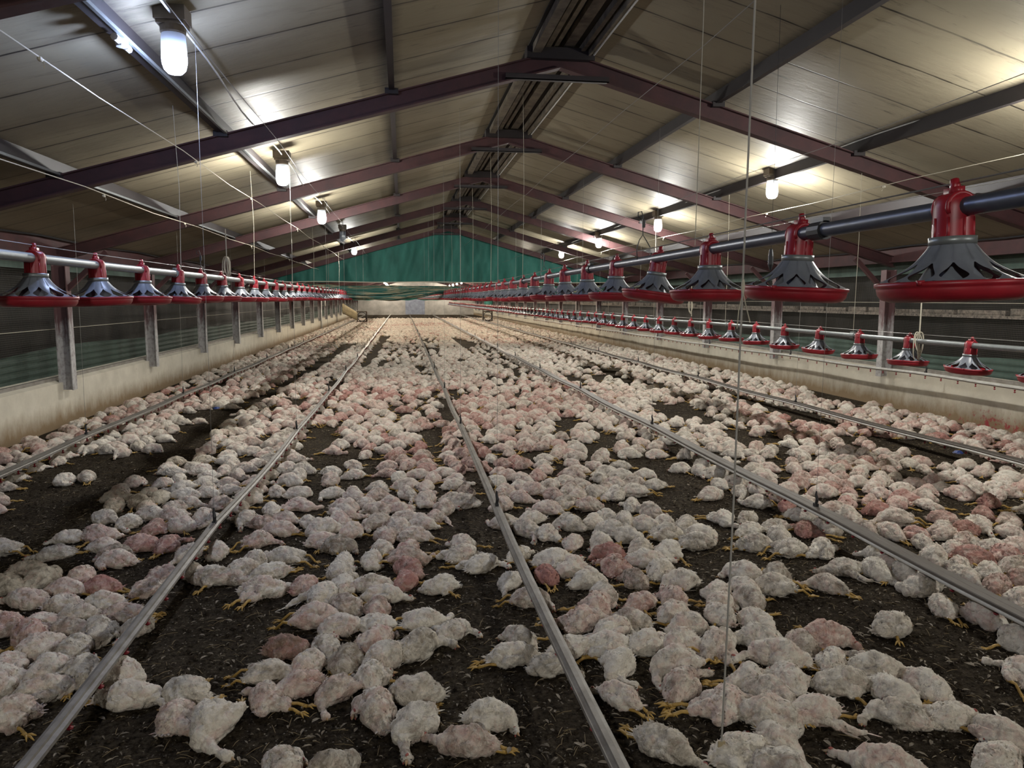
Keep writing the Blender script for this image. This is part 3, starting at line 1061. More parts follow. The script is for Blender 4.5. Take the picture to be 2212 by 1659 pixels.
ZD = 0.18
DR = {}
DR['E'] = drinker('grey drinker line nearest the left wall', 'E', [(0, -3.53, ZD), (6, -3.50, ZD), (18, -3.42, ZD), (74, -3.4, ZD)], 2.0, 74, 0, 8.69, 1.6)
DR['A'] = drinker('grey drinker line crossing the lower left corner of the floor', 'A', [(0, -1.245, ZD), (2.4, -1.245, ZD), (5.1, -1.265, ZD), (9, -1.215, ZD), (20, -1.16, ZD), (74, -1.1, ZD)], 0.9, 74, 30, 5.07)
DR['B'] = drinker('grey drinker line running down the middle of the floor', 'B', [(0, 0.665, ZD), (2.2, 0.672, ZD), (5.2, 0.66, ZD), (9, 0.675, ZD), (74, 0.72, ZD)], 0.9, 74, 30, 5.19)
DR['C'] = drinker('brownish grey drinker line with red nipples crossing the right foreground', 'C', [(0, 2.96, ZD), (8, 2.95, ZD), (20, 2.92, ZD), (74, 2.9, ZD)], 1.0, 74, 60, 4.86, 1.6)
DR['D'] = drinker('grey topped drinker line with white pipe, second from the right wall', 'D', [(0, 5.76, ZD), (10, 5.65, ZD), (20, 5.6, ZD), (74, 5.55, ZD)], 3.0, 74, 60, 9.97, 1.6)
DR['F'] = drinker('raised white drinker line along the top of the right wall', 'F', [(0, 7.15, H - 1.0), (7.4, 7.12, H - 1.01), (18, 7.08, H - 1.06), (74, 7.05, H - 1.09)], 4.0, 74, 70, 9.2)


# ------------------------------------------------------------------ cords and cables
def cord(name, label, pts, r, mat='cord', group=None, cat='cord'):
    mb = MB()
    mb.tube(pts, r, 5)
    return tag(mb.build(name, M[mat]), label, cat, group)


# long winch cables above each line
for lab, x, z in (('cream winch cable above the left feed line', -1.74, 1.17), ('cream winch cable above the drinker line by the left wall', -2.5, 0.87),
                  ('thin winch cable above the lower left drinker line', -1.0, 1.28), ('thin winch cable right of the ridge above the middle feeders', 1.95, 1.62),
                  ('thin winch cable above the right foreground drinker line', 3.15, 1.12), ('cream winch cable above the low right feed line', 4.75, 1.10),
                  ('cream winch cable low below the right rafters', 5.9, 0.90), ('dark thin wire above the middle feed pipe', 4.3, 0.84)):
    pts = [(x + 0.01 * math.sin(i * 1.7), -2 + i * 1.7, H + z + (0.02 if i % 2 else -0.0)) for i in range(16)]
    o = cord('winch_cable', lab, pts, 0.0038 if 'cream' in lab else 0.0025, 'cord' if 'cream' in lab else 'wire', None, 'cable')
    # knots
for x, z in ((-1.74, 1.17), (-2.5, 0.87), (4.75, 1.10), (5.9, 0.90)):
    for i, y in enumerate((4.1, 6.9, 9.3, 13.2, 17.5)):
        mb = MB()
        mb.sphere((0, 0, 0), 0.013, seg=8, rings=5, sc=(1, 1.7, 1))
        mb.tube([(0.0, 0.015, 0), (0.006, 0.03, -0.02), (0.0, 0.035, -0.035)], 0.003, 4)
        tag(mb.build('cable_knot', M['cord'], loc=(x, y, H + z)), '%s knot from the front on the winch cable %s' % (nth(i + 1), 'above the left feed line' if x == -1.74 else 'by the left wall' if x < 0 else 'above the low right feeders' if x < 5 else 'lowest on the right'), 'knot')

names = {'A': 'lower left', 'B': 'middle', 'C': 'right foreground', 'D': 'right', 'E': 'left wall'}
for key, pts, hy in (('A', DR['A'], 5.07), ('B', DR['B'], 5.19), ('C', DR['C'], 4.86), ('D', DR['D'], 9.97), ('E', DR['E'], 8.69)):
    y, k = hy, 1
    while y < 24:
        i = min(max(int((y - pts[0][1]) / 0.6), 0), len(pts) - 1)
        x = pts[i][0]
        cord('drop_cord', 'thin vertical cord to the %s hanger of the %s drinker line' % (nth(k), names[key]), [(x, y, 0.29), (x + 0.01, y, 1.3), (x + 0.02, y, roof_z(x) + 0.10)], 0.0012 if y < 7 else 0.0018, 'wire', 'drinker line cords')
        y += 3.6
        k += 1
for name, x, ys_ in (('left', -1.74, [6.3, 9.3, 12.4, 15.4, 18.4, 21.5]), ('middle', 1.38, [3.4, 8.5, 11.6, 14.6, 17.7, 20.8]), ('low right', 4.63, [7.1, 10.2, 13.3, 16.4, 19.5])):
    zf = {'left': LINES[0][4], 'middle': LINES[1][4], 'low right': LINES[2][4]}[name]
    for k, y in enumerate(ys_):
        zt = zf(y) + 0.22
        zc = roof_z(x) + 0.1
        cord('drop_cord', 'pale vertical cord holding the %s feed line, %s from the front' % (name, nth(k + 1)), [(x, y, zt), (x + 0.015, y + 0.01, (zt + zc) / 2), (x, y, zc)], 0.0020, 'cord', 'feed line cords')
# thick grey winch cord in front, from ceiling to just above the floor, and its tag
rt = empty('hoist_line', (1.13, 2.36, 0))
tag(rt, 'thick grey cord hanging from the ceiling into the right foreground with knot and tag', 'cord')
mb = MB(); mb.tube([(0.02, 0, roof_z(1.13) + 0.1), (0.0, 0, 1.9), (-0.006, 0, 1.0), (-0.02, 0, 0.10)], 0.0036, 8); mb.build('cord_strand', simple('grey_hoist_cord', (0.36, 0.34, 0.30), 0.7), rt)
mb = MB(); mb.box(-0.033, -0.007, -0.004, 0.004, 0.03, 0.10); mb.build('end_tag', M['tan_canvas'], rt)
mb = MB()
mb.sphere((0, 0, 1.72), 0.007, seg=8, rings=5, sc=(1, 1, 4))
mb.tube([(0, 0, 1.71), (0.012, 0, 1.66), (0.03, 0.0, 1.60)], 0.002, 4)
mb.tube([(0, 0, 1.70), (-0.012, 0, 1.64), (-0.016, 0.0, 1.58)], 0.002, 4)
mb.build('cord_knot', M['cord'], rt)
# leftover loops of cord
def loops(label, x, y, z, s=1.0, seed=0):
    r = random.Random(seed)
    mb = MB()
    for k in range(3):
        a, b = r.uniform(0.02, 0.035) * s, r.uniform(0.06, 0.10) * s
        ox = r.uniform(-0.015, 0.015) * s
        mb.tube([(ox + a * math.sin(t), 0.01 * math.cos(t * 2 + k), -b + b * math.cos(t)) for t in np.linspace(0, 2 * PI, 18)], 0.0035 * s, 5)
    mb.tube([(0, 0, 0.25 * s), (0, 0, 0), (0.01, 0, -0.22 * s)], 0.005 * s, 5)
    tag(mb.build('cord_loops', M['cord'], loc=(x, y, z)), label, 'cord')
loops('bundle of looped pale cord tied above the left feed line', -1.74, 7.9, H + 0.42, 1.1, 1)
loops('tangle of cord loops hanging by the low right feed line in front of the post', 4.63, 6.1, H - 0.30, 1.3, 2)
loops('looped cord hanging behind the middle feeders in front of the right netting', 4.63, 11.5, H - 0.02, 1.2, 3)
# wire hooks
for lab, x, y, z in (('bent black wire hook clipped on the middle feed pipe', 1.36, 4.12, H + 0.40), ('thin red bent hook standing on the far middle feed pipe', 1.38, 7.2, H + 0.36), ('bent dark wire loop above the left feed pipe', -1.74, 6.9, H + 0.33)):
    mb = MB()
    mb.tube([(-0.03, 0, -0.18), (-0.035, 0, -0.12), (-0.02, 0, -0.07), (0, 0, -0.04), (0.02, 0, -0.07), (0.045, 0, -0.11)], 0.003, 5)
    mb.tube([(0, 0, -0.04), (0.0, 0, 0.06), (-0.01, 0, 0.09), (-0.03, 0, 0.085), (-0.03, 0, 0.06), (-0.012, 0, 0.05)], 0.003, 5)
    mb.box(-0.006, 0.012, -0.004, 0.004, 0.0, 0.045)
    tag(mb.build('wire_hook', M['black_plastic'], loc=(x, y, z)), lab, 'hook')
mb = MB()
mb.tube([(0, 0, 0.08), (0, 0, roof_z(2.7) + 0.11 - (H + 0.28))], 0.0015, 4)
mb.lathe([(0, 0.09), (0.012, 0.08), (0.02, 0.03), (0.02, -0.03), (0.008, -0.07), (0, -0.075)], 8)
tag(mb.build('cable_weight', M['black_plastic'], loc=(2.7, 5.2, H + 0.28)), 'small dark weight hanging behind the third middle feeder', 'weight')


# ------------------------------------------------------------------ air ducts by the far side walls
def duct(label, s, x, y):
    t = empty('air_duct', (x, y, 0))
    t.scale = (0.85, 0.85, 0.85)
    tag(t, label, 'duct')
    mb = MB()
    ring0 = [(s * -1.55, -2.4, 0.62), (s * -1.55, -0.6, 0.62), (s * -1.55, -0.6, 1.9), (s * -1.55, -2.4, 1.9)]
    n = 20
    vs, fs = [], []
    for j in range(9):
        tt = j / 8
        for k in range(n):
            th = 2 * PI * k / n
            sq = 1 / max(abs(math.cos(th)), abs(math.sin(th)))
            wy, wz = (0.9 * (1 - tt) + 0.32 * tt), (0.52 * (1 - tt) + 0.42 * tt)
            cx = -1.5 + 1.15 * tt
            cz = 1.18 * (1 - tt) + 0.52 * tt
            wr = 1 + 0.05 * math.sin(k * 2.6 + j)
            vs.append((s * cx, wy * sq * math.cos(th) * 0.75 * wr, cz + wz * sq * math.sin(th) * 0.75 * wr))
    for j in range(8):
        for k in range(n):
            a, b = j * n + k, j * n + (k + 1) % n
            fs.append((a, b, b + n, a + n))
    mb.add(vs, fs)
    if s > 0:
        mb.build('canvas_funnel', M['tan_canvas'], t, smooth=True)
    mb = MB()
    xo, w = 0.0, 0.42
    for (a, b, c, d) in ((-w, w, 0.08, 0.18), (-w, w, 0.86, 0.96), (-w, -w + .1, 0.18, 0.86), (w - .1, w, 0.18, 0.86)):
        mb.box(a, b, -0.16, 0.16, c, d)
    mb.build('fan_box', M['brown_box'], t)
    mb = MB()
    mb.lathe([(0.33, -0.05), (0.38, -0.05), (0.38, 0.05), (0.33, 0.05), (0.33, -0.05)], 28)
    o = mb.build('fan_ring', M['black_plastic'], t, loc=(0, -0.18, 0.52), smooth=True)
    o.rotation_euler = (PI / 2, 0, 0)
duct('tan canvas funnel with black fan ring against the far left wall', 1, -2.75, 52.5)
duct('bare round fan ring in a brown frame by the far right wall', -1, 6.0, 52.5)
mb = MB(); mb.tube([(XL + 0.10, 41.5, 0.0), (XL + 0.10, 41.5, H - 0.05), (XL + 0.32, 41.5, H - 0.12), (XL + 0.32, 41.5, H - 0.4)], 0.05, 8)
tag(mb.build('white_standpipe', M['white_pipe'], smooth=True), 'white bent standpipe at the far left wall beside the canvas funnel', 'pipe')
mb = MB()
mb.sphere((0, 0, 0), 0.5, seg=16, rings=10, sc=(0.55, 0.4, 0.95))
mb.tube([(0, 0, 0.4), (0, 0, roof_z(5.2) - H + 0.36)], 0.006, 5)
o = mb.build('tarpaulin_bundle', M['tarp'], loc=(5.2, 45, H - 0.25), smooth=True)
tag(o, 'dark green tarpaulin bundle hanging over the far end of the low right line', 'tarpaulin')

#BIRDS#
# ------------------------------------------------------------------ chickens
def meta_mesh(elems, res):
    """one continuous skin over overlapping balls: (x, y, z, r)"""
    md = bpy.data.metaballs.new('bird_skin')
    md.resolution = res
    md.render_resolution = res
    md.threshold = 0.6
    for (x, y, z, r) in elems:
        e = md.elements.new(type='BALL')
        e.co = (x, y, z)
        e.radius = r / 0.62
        e.stiffness = 2.4
    ob = bpy.data.objects.new('bird_skin', md)
    C.objects.link(ob)
    bpy.context.view_layer.update()
    dg = bpy.context.evaluated_depsgraph_get()
    me = bpy.data.meshes.new_from_object(ob.evaluated_get(dg))
    vs = [v.co.copy() for v in me.vertices]
    fs = [tuple(p.vertices) for p in me.polygons]
    bpy.data.objects.remove(ob)
    bpy.data.metaballs.remove(md)
    bpy.data.meshes.remove(me)
    return vs, fs


def chain(pts, n):
    """balls along a polyline of (x, y, z, r)"""
    out = []
    for a, b in zip(pts, pts[1:]):
        for i in range(n):
            t = i / n
            out.append(tuple(a[k] + (b[k] - a[k]) * t for k in range(4)))
    out.append(pts[-1])
    return out


def bird(kind, seed, res=0.0085, detail=True, tufts=110):
    """a broiler lying on the litter; head towards +x. kinds: breast, ball, side, back, sprawl, hunch"""
    r = random.Random(seed)
    u = r.uniform
    E, legs = [], []
    bl, bw, bh = 0.108 * u(.95, 1.08), 0.042 * u(.9, 1.1), 0.060 * u(.9, 1.1)
    # trunk
    body = [(-bl * 1.0, 0, bh * .58, .026), (-bl * .5, 0, bh * .78, .048), (0.0, 0, bh * .86, .060), (bl * .5, 0, bh * .78, .056), (bl * .95, 0, bh * .55, .036)]
    E += chain(body, 2)
    for s in (-1, 1):
        E += chain([(bl * .55, s * bw * .85, bh * .72, .030), (0.0, s * bw * 1.08, bh * .80, .035), (-bl * .6, s * bw * .75, bh * .66, .026), (-bl * 1.05, s * bw * .35, bh * .50, .016)], 2)
        E.append((-.02, s * bw * .9, .034, .042))
    headp = None
    if kind == 'breast':
        a = u(-.5, .5)
        E += chain([(bl * .9, 0, .045, .034), (bl * 1.25, .035 * a * 2, .030, .021), (bl * 1.62, .07 * a * 2, .022, .017)], 3)
        headp = (bl * 1.85, .09 * a * 2, .020, a)
        legs = [(-bl * .75, s * .035, .02, PI + s * u(.05, .35), u(.07, .09)) for s in (-1, 1)]
    elif kind == 'ball':
        E += chain([(bl * .8, .02, .04, .036), (bl * .95, .055, .028, .024), (bl * .6, .085, .022, .019)], 3)
        headp = (bl * .40, .095, .020, 2.6)
        E.append((-.03, .03, bh * 1.15, .040)); E.append((.03, -.03, bh * 1.12, .038))
        legs = [(-.03, -.05, .02, -PI / 2 - u(0, .8), .05)]
    elif kind == 'side':
        E += chain([(bl * .85, -.01, .04, .034), (bl * 1.15, -.05, .028, .022), (bl * 1.25, -.10, .022, .018)], 3)
        headp = (bl * 1.22, -.125, .020, -1.7)
        for x in (-.055, .0):
            E += chain([(x, .05, .040, .036), (x - .02, .095, .030, .025), (x - .035, .125, .022, .014)], 3)
            legs.append((x - .038, .130, .020, PI / 2 + u(-.1, .7), u(.06, .08)))
    elif kind == 'back':
        E.append((.02, 0, bh * 1.25, .052)); E.append((-.03, 0, bh * 1.12, .050))
        E += chain([(bl * .9, 0, .04, .033), (bl * 1.3, .05, .026, .020), (bl * 1.5, .10, .020, .017)], 3)
        headp = (bl * 1.55, .125, .020, 1.2)
        for s in (-1, 1):
            E += chain([(-.04, s * .05, .06, .036), (-.09, s * .065, .058, .024), (-.115, s * .07, .05, .014)], 3)
            legs.append((-.118, s * .072, .048, PI + s * u(-.1, .5), u(.065, .085)))
    elif kind == 'sprawl':
        E += chain([(bl * .9, 0, .045, .034), (bl * 1.35, -.02, .028, .020), (bl * 1.7, -.035, .022, .017)], 3)
        headp = (bl * 1.92, -.045, .020, -.3)
        # one wing thrown open
        E += chain([(.03, .05, .06, .030), (.0, .11, .035, .022), (-.05, .16, .022, .014), (-.10, .18, .014, .009)], 3)
        E += chain([(-.05, -.04, .04, .036), (-.10, -.055, .030, .022)], 3)
        legs = [(-.108, -.06, .022, PI + .4, .08), (-.09, .03, .02, PI - .3, .07)]
    elif kind == 'hunch':
        E += chain([(bl * .75, 0, .055, .042), (bl * 1.05, .02, .035, .028), (bl * 1.22, .045, .022, .019)], 3)
        headp = (bl * 1.3, .065, .020, .9)
        E.append((.0, 0, bh * 1.2, .050)); E.append((-.05, .02, bh * 1.05, .045))
        for s in (-1, 1):
            E += chain([(-.02, s * .05, .040, .036), (.0, s * .085, .028, .018)], 3)
        legs = [(.0, .09, .022, PI / 2 - u(-.3, .6), .065), (-.02, -.085, .022, -PI / 2 + u(-.6, .3), .06)]
    if headp:
        hx, hy, hz, ha = headp
        E.append((hx, hy, hz, .0195))
        E.append((hx - .014 * math.cos(ha), hy - .014 * math.sin(ha), hz, .018))
    vs, fs = meta_mesh(E, res)
    sd = Vector((seed * 3.1, seed * 1.7, seed * .9))
    out = []
    amp = 1.0 if detail else 1.5
    # vertex normals from a temporary mesh
    tm = bpy.data.meshes.new('t'); tm.from_pydata(vs, [], fs); tm.update()
    nrm = [v.normal.copy() for v in tm.vertices]
    bvh = BVHTree.FromPolygons(vs, fs)
    bpy.data.meshes.remove(tm)
    for v, n in zip(vs, nrm):
        d = 0.011 * noise.noise(v * 17 + sd) + 0.0055 * noise.noise(v * 48 + sd)
        if detail:
            q = v.copy(); q.x *= 0.45
            d += 0.0036 * noise.noise(q * 150 + sd) + 0.003 * abs(noise.noise(v * 95 + sd))
            # creases between the wing, thigh and breast feathers
            rg = abs(noise.noise(v * 13 + sd * 1.3))
            if rg < 0.085: d -= 0.0125 * (1 - rg / 0.085)
            # the groove under the folded wing
            wy = abs(v.y) - (bw * 1.0 + .012)
            if kind != 'sprawl' and abs(wy) < .012 and v.z > .03 and v.x < bl * .5: d -= .007 * (1 - abs(wy) / .012)
        w = v + n * d * amp
        if w.z < 0.004: w.z = 0.004 + (w.z - 0.004) * 0.15
        out.append(w)
    mb = MB()
    mb.add(out, fs, 0)
    bvh = BVHTree.FromPolygons(out, fs) if detail else None

    def leaf(base, d, n, ln, wd, curl=0.25):
        side = d.cross(n).normalized()
        p = []
        for t, w in ((0, .35), (.35, 1.0), (.75, .8), (1, .08)):
            c = base + d * ln * t + n * (curl * ln * t * t)
            p += [c - side * wd * w * .5, c + n * wd * .12, c + side * wd * w * .5]
        f = []
        for i in range(3):
            for j in range(2):
                a = i * 3 + j
                f.append((a, a + 1, a + 4, a + 3))
        mb.add(p, f, 0)

    if detail:
        # loose tufts
        for i in range(tufts):
            th, x = u(0, 2 * PI), u(-bl * 1.1, bl * 1.0)
            o = Vector((x, math.cos(th) * .3, .05 + abs(math.sin(th)) * .3))
            hit = bvh.ray_cast(o, (Vector((x, 0, .045)) - o).normalized())
            if hit[0] is None: continue
            n = hit[1]
            back = Vector((-1, u(-.5, .5), u(-.3, .2)))
            d = (back - n * back.dot(n)).normalized()
            leaf(hit[0] - n * .002, (d + n * u(.02, .28)).normalized(), n, u(.010, .022), u(.006, .011), u(-.1, .2))
        # folded flight feathers
        for s in (-1, 1):
            for k in range(6):
                o = Vector((-bl * .05 - k * .010, s * .3, bh * (1.0 - .10 * k)))
                hit = bvh.ray_cast(o, Vector((0, -s, -.25)).normalized())
                if hit[0] is None: continue
                n = hit[1]
                d = (Vector((-1, 0, -.12 + .05 * k)) - n * Vector((-1, 0, 0)).dot(n)).normalized()
                leaf(hit[0] + n * .001, d, n, u(.06, .085), .013, .02)
        # tail
        for k in range(7):
            a = (k - 3) * .22
            leaf(Vector((-bl * 1.0, a * .03, bh * .5)), Vector((-math.cos(a), math.sin(a), u(.05, .5))).normalized(), Vector((0, 0, 1)), u(.035, .055), .012, -.1)
        if kind == 'sprawl':
            for k in range(8):
                t = k / 7
                leaf(Vector((.0 - .1 * t, .11 + .07 * t, .028 - .012 * t)), Vector((-.9, .2 + .8 * t, -.05)).normalized(), Vector((0, 0, 1)), .07, .014, -.05)
    # legs and toes
    seg = 6 if detail else 4
    for (x, y, z, a, ln) in legs:
        d = Vector((math.cos(a), math.sin(a), 0))
        p0 = Vector((x, y, z)) - d * .02
        p1 = Vector((x, y, z)) + d * ln * .5 + Vector((0, 0, .004))
        ln *= 1.15
        p2 = Vector((x, y, 0)) + d * ln + Vector((0, 0, .011))
        mb.tube([p0, Vector((x, y, z)), p1, p2], [.013, .0095, .0075, .009], seg, 1)
        if not detail and res > .02: continue
        for k, (ta, tl) in enumerate(((-.50, .046), (-.05, .058), (.46, .048), (PI - .5, .022))):
            td = Vector((math.cos(a + ta), math.sin(a + ta), 0))
            q1 = p2 + td * tl * .55 + Vector((0, 0, u(.0, .010)))
            q2 = p2 + td * tl + Vector((0, 0, u(-.006, .004)))
            mb.tube([p2, q1, q2], [.0068, .0055, .0022], max(seg - 1, 3), 1)
    if headp and (detail or res < .03):
        hx, hy, hz, ha = headp
        d = Vector((math.cos(ha), math.sin(ha), -.1)).normalized()
        h = Vector((hx, hy, hz))
        mb.tube([h + d * .010, h + d * .022, h + d * .036], [.0085, .0060, .0012], seg, 2)
        mb.sphere(h + Vector((-d.x * .004, -d.y * .004, .016)), .009, 3, 6, 4, (1.3, .6, .7))
        if detail:
            for s in (-1, 1):
                sd2 = Vector((-d.y, d.x, 0)) * s
                mb.sphere(h + d * .006 + sd2 * .0165 + Vector((0, 0, .003)), .003, 4, 6, 4)
                mb.sphere(h + d * .012 + sd2 * .010 + Vector((0, 0, -.010)), .006, 3, 6, 4, (.8, .6, 1.1))
    return mb


BM = [M['plumage'], M['leg'], M['beak'], M['comb'], M['black_plastic']]
KINDS = [('breast', 3), ('ball', 2), ('side', 3), ('back', 2), ('sprawl', 1), ('hunch', 2)]
VAR = {}
sd = 1
for kd, n in KINDS:
    VAR[kd] = []
    for i in range(n):
        sd += 1
        b = bird(kd, sd)
        me = b.mesh('broiler_chicken', BM, True)
        # mirrored twin
        b2 = MB(); b2.v = [(p[0], -p[1], p[2]) for p in b.v]; b2.f = [f[::-1] for f in b.f]; b2.m = b.m
        me2 = b2.mesh('broiler_chicken', BM, True)
        VAR[kd] += [me, me2]

# where the photograph shows the nearer birds, measured in three close views of it:
# x, y, heading in degrees on the picture (0 right, 90 up) or -1, stain 0-9, kind letter
Z1 = """20 115 180 1 f;355 80 200 1 b;470 65 60 1 h;15 450 180 1 f;650 215 200 1 b;740 205 0 1 h;860 180 20 1 w;1000 160 0 0 n;1020 200 0 1 n;1150 145 -1 2 -;1230 135 0 1 b;
570 285 180 0 h;700 310 200 1 -;810 270 0 1 h;940 270 0 2 -;1000 325 -1 2 b;1090 300 -1 2 b;1160 290 20 1 h;850 340 -1 5 -;1340 290 210 0 w;1430 310 0 5 b;1550 290 180 3 h;1530 350 180 3 f;1680 310 -1 1 h;1760 345 -1 0 b;1850 290 -1 4 -;
400 385 180 1 h;520 380 0 3 h;560 430 0 2 s;310 470 190 1 n;660 470 -1 3 -;760 440 0 6 h;880 430 30 5 h;640 500 -1 3 b;1040 470 200 1 n;1180 460 -1 2 b;1400 410 15 4 f;1750 410 -1 3 -;1840 440 0 1 h;
140 590 0 1 h;60 640 180 1 h;200 615 20 1 h;430 610 30 3 h;370 660 180 3 h;560 650 180 7 f;160 720 180 2 h;340 750 0 2 b;540 760 180 1 f;800 660 20 4 n;905 610 -1 4 b;1040 590 -1 0 b;1140 600 0 1 h;1400 520 90 0 b;1310 575 200 2 b;1540 500 180 1 f;1480 575 190 1 f;1420 670 0 2 s;1650 640 30 4 s;1790 690 60 0 w;1850 570 -1 0 b;
80 860 180 4 h;210 850 -1 3 -;190 920 90 4 b;380 890 0 2 h;400 810 -1 1 b;680 800 180 3 h;560 890 250 1 h;700 870 210 0 n;1720 830 0 4 f;1850 860 -1 1 b;
200 1000 20 2 h;390 1000 60 1 b;210 1110 30 1 h;60 1090 -1 2 h;440 1110 75 0 w;630 1140 0 0 b;20 1160 -1 2 b;190 1240 20 2 h;60 1340 200 2 h;690 1240 5 0 n;1020 1240 160 0 h;960 1350 40 3 s;1150 1390 235 0 f;
1550 990 0 6 h;1490 1120 5 0 f;1500 1225 90 3 s;1620 1170 200 4 h;1690 1085 -1 2 b;1760 1010 -1 1 h;1850 1060 -1 1 h;1830 1190 200 3 f;1530 1625 90 1 b;1800 1630 20 0 h;1900 1590 60 0 b"""
Z2 = """70 60 -1 1 h;30 20 -1 2 -;90 130 -1 3 h;45 210 0 0 h;200 300 260 0 b;50 330 240 0 b;300 250 -1 1 b;300 150 330 3 s;380 90 -1 2 b;480 140 -1 2 s;250 70 -1 2 h;430 30 0 1 n;530 70 -1 2 -;620 30 60 3 w;420 230 -1 4 h;440 300 0 3 f;450 370 -1 5 b;440 430 -1 6 b;40 480 80 1 w;190 470 180 1 f;260 530 0 1 f;60 590 -1 2 h;250 600 -1 3 h;660 465 190 0 h;
1070 75 180 2 f;1240 40 -1 1 b;1220 110 -1 1 h;1310 130 60 0 s;1490 75 -1 0 b;800 210 150 2 h;780 270 20 1 s;910 330 25 0 s;1150 270 20 0 f;1100 430 205 0 n;1220 550 0 2 f;1330 400 140 9 f;1370 310 -1 0 w;1490 350 200 1 h;1580 430 -1 1 b;1500 190 40 2 h;1640 60 200 0 h;1700 40 -1 0 w;1860 70 -1 0 h;1760 120 -1 0 h;1680 200 -1 0 b;1830 150 -1 0 h;1980 80 -1 0 h;2080 80 100 0 b;2090 150 0 0 f;2180 90 -1 0 f;1760 220 -1 1 b;1735 270 -1 7 h;1765 345 100 5 s;1930 230 -1 1 h;2100 250 200 0 h;1960 300 0 1 n;2065 385 -1 0 b;2175 430 180 0 h;1900 430 -1 3 h;1690 530 -1 1 b;1640 600 60 3 h;1930 570 -1 4 b;2140 540 -1 3 h;2130 640 20 2 h;1580 690 30 4 s;1740 730 20 2 h;1860 690 -1 2 w;
60 710 80 2 s;240 700 0 1 s;560 700 5 0 f;710 740 25 0 s;500 860 35 0 s;230 830 30 3 h;60 900 -1 1 h;290 930 -1 1 b;200 1020 -1 1 h;80 1090 215 3 f;400 950 -1 3 b;1170 800 150 1 h;1100 900 5 0 f;1350 960 5 0 s;1520 850 10 0 f;1680 840 -1 0 w;1800 960 250 0 s;2010 830 20 1 s;2150 950 200 1 f;2190 1090 -1 2 h;2170 820 -1 1 s;1810 1160 -1 2 -;
270 1260 100 2 b;500 1140 180 0 b;470 1310 220 0 h;960 1290 0 0 h;830 1450 180 3 f;2060 1455 330 0 h;50 1600 60 0 b"""
Z3 = """80 90 200 0 h;130 130 -1 0 b;120 195 0 0 f;300 40 250 0 s;450 40 -1 0 b;460 120 -1 0 h;640 90 180 1 h;650 150 330 0 h;490 205 0 0 f;720 240 0 0 f;840 110 90 7 s;940 100 -1 0 b;930 240 100 1 s;1330 280 165 0 n;1350 330 -1 3 b;1110 360 180 0 w;1270 370 330 0 h;970 460 170 1 n;1430 400 -1 0 h;1560 470 -1 0 b;470 390 -1 1 h;600 410 -1 0 h;600 470 180 0 f;440 480 150 1 h;300 490 -1 1 b;310 580 -1 2 -;420 560 330 1 h;290 640 -1 1 b;490 680 330 1 s;520 790 -1 0 b;70 410 180 0 h;60 540 -1 3 h;60 640 -1 2 h;60 730 -1 1 b;230 830 20 1 s;60 850 -1 1 s;1370 720 10 0 b;920 800 0 5 h;680 900 -1 1 h;820 850 -1 2 h;120 950 -1 1 h;130 1080 20 0 h;500 1070 100 1 s;730 1040 -1 1 h;980 930 -1 1 h;1060 1080 180 0 h;1240 980 -1 0 w;1380 1130 330 0 h;1590 1090 330 0 n;1430 1270 160 0 s;1740 1280 30 0 s;1700 600 150 1 h;1960 660 330 3 w;340 1220 90 2 s;640 1180 150 1 f;820 1240 200 3 w;560 1270 -1 2 b;630 1420 -55 1 n;400 1520 20 0 s;30 1440 250 0 n;1350 1590 170 2 h;680 1650 -1 1 b;2070 1400 330 1 w;2190 810 -1 1 h;2190 1020 100 2 f;2050 1560 20 1 s;
780 20 -1 1 h;1090 30 -1 2 -;1240 110 -1 3 h;1370 130 -1 2 h;1500 150 -1 5 h;1700 130 -1 3 h;1690 40 -1 5 h;1770 60 -1 8 h;1920 80 330 1 n;1840 120 -1 7 h;2120 130 -1 3 b;1950 10 -1 6 h;1590 190 -1 1 h;1720 220 -1 2 h;1880 190 -1 3 -;2000 220 -1 1 w;2090 270 -1 6 h;1880 290 -1 7 h;1650 290 -1 1 b;1810 340 -1 2 h;1970 380 330 0 h;2150 350 -1 2 h;2050 470 -1 4 h;2180 540 -1 1 h;1830 400 330 0 n;2170 220 -1 3 -;2120 60 -1 3 -;1150 90 -1 1 -;2190 430 -1 5 -;1400 50 -1 2 -"""
Z4 = """850 890 180 0 f;700 940 180 0 f;600 895 -1 2 b;450 930 -1 3 h;1070 965 0 0 h;1150 1070 180 0 f;1430 920 180 2 h;1600 940 -1 1 h;1730 970 -1 1 h;1800 930 -1 1 h;1700 1170 -1 1 h;1790 1070 160 1 h;1980 1140 330 0 n;2160 1240 180 1 f;950 1270 90 1 s;1130 1320 330 1 h;980 1140 180 0 f;990 1060 -1 3 b;800 1060 -1 3 b;700 1110 90 2 s;800 1165 90 1 s;400 1440 -1 0 b;300 1250 -1 1 h;530 1270 0 3 f;600 1150 -1 0 h"""
Z5 = """120 650 20 0 h;290 575 -1 0 h;540 665 200 1 h;700 650 -1 1 b;40 720 180 0 f;620 430 -1 0 b;720 430 -1 0 h;480 480 -1 3 h;890 320 -1 1 h;850 350 -1 2 h;1170 345 180 1 h;1300 345 0 0 n;1100 405 -1 1 h;1210 430 0 3 h;1010 365 0 2 h;1380 280 -1 2 h;1440 215 0 1 n;1330 245 -1 1 b;1580 205 0 1 h;1180 235 0 1 h;1180 170 -1 0 h;1100 220 -1 1 b;1030 260 -1 1 h;1300 110 -1 3 h;1750 85 180 0 f;1890 50 -1 1 h;1830 95 -1 0 h;1090 310 -1 2 b;1360 155 -1 4 h"""
VIEWS = [(Z1, 0, 1000, 2.5173), (Z2, 730, 1100, 2.9493), (Z3, 1462, 1100, 2.9493), (Z4, 1150, 800, 4.424), (Z5, 0, 850, 3.6867)]
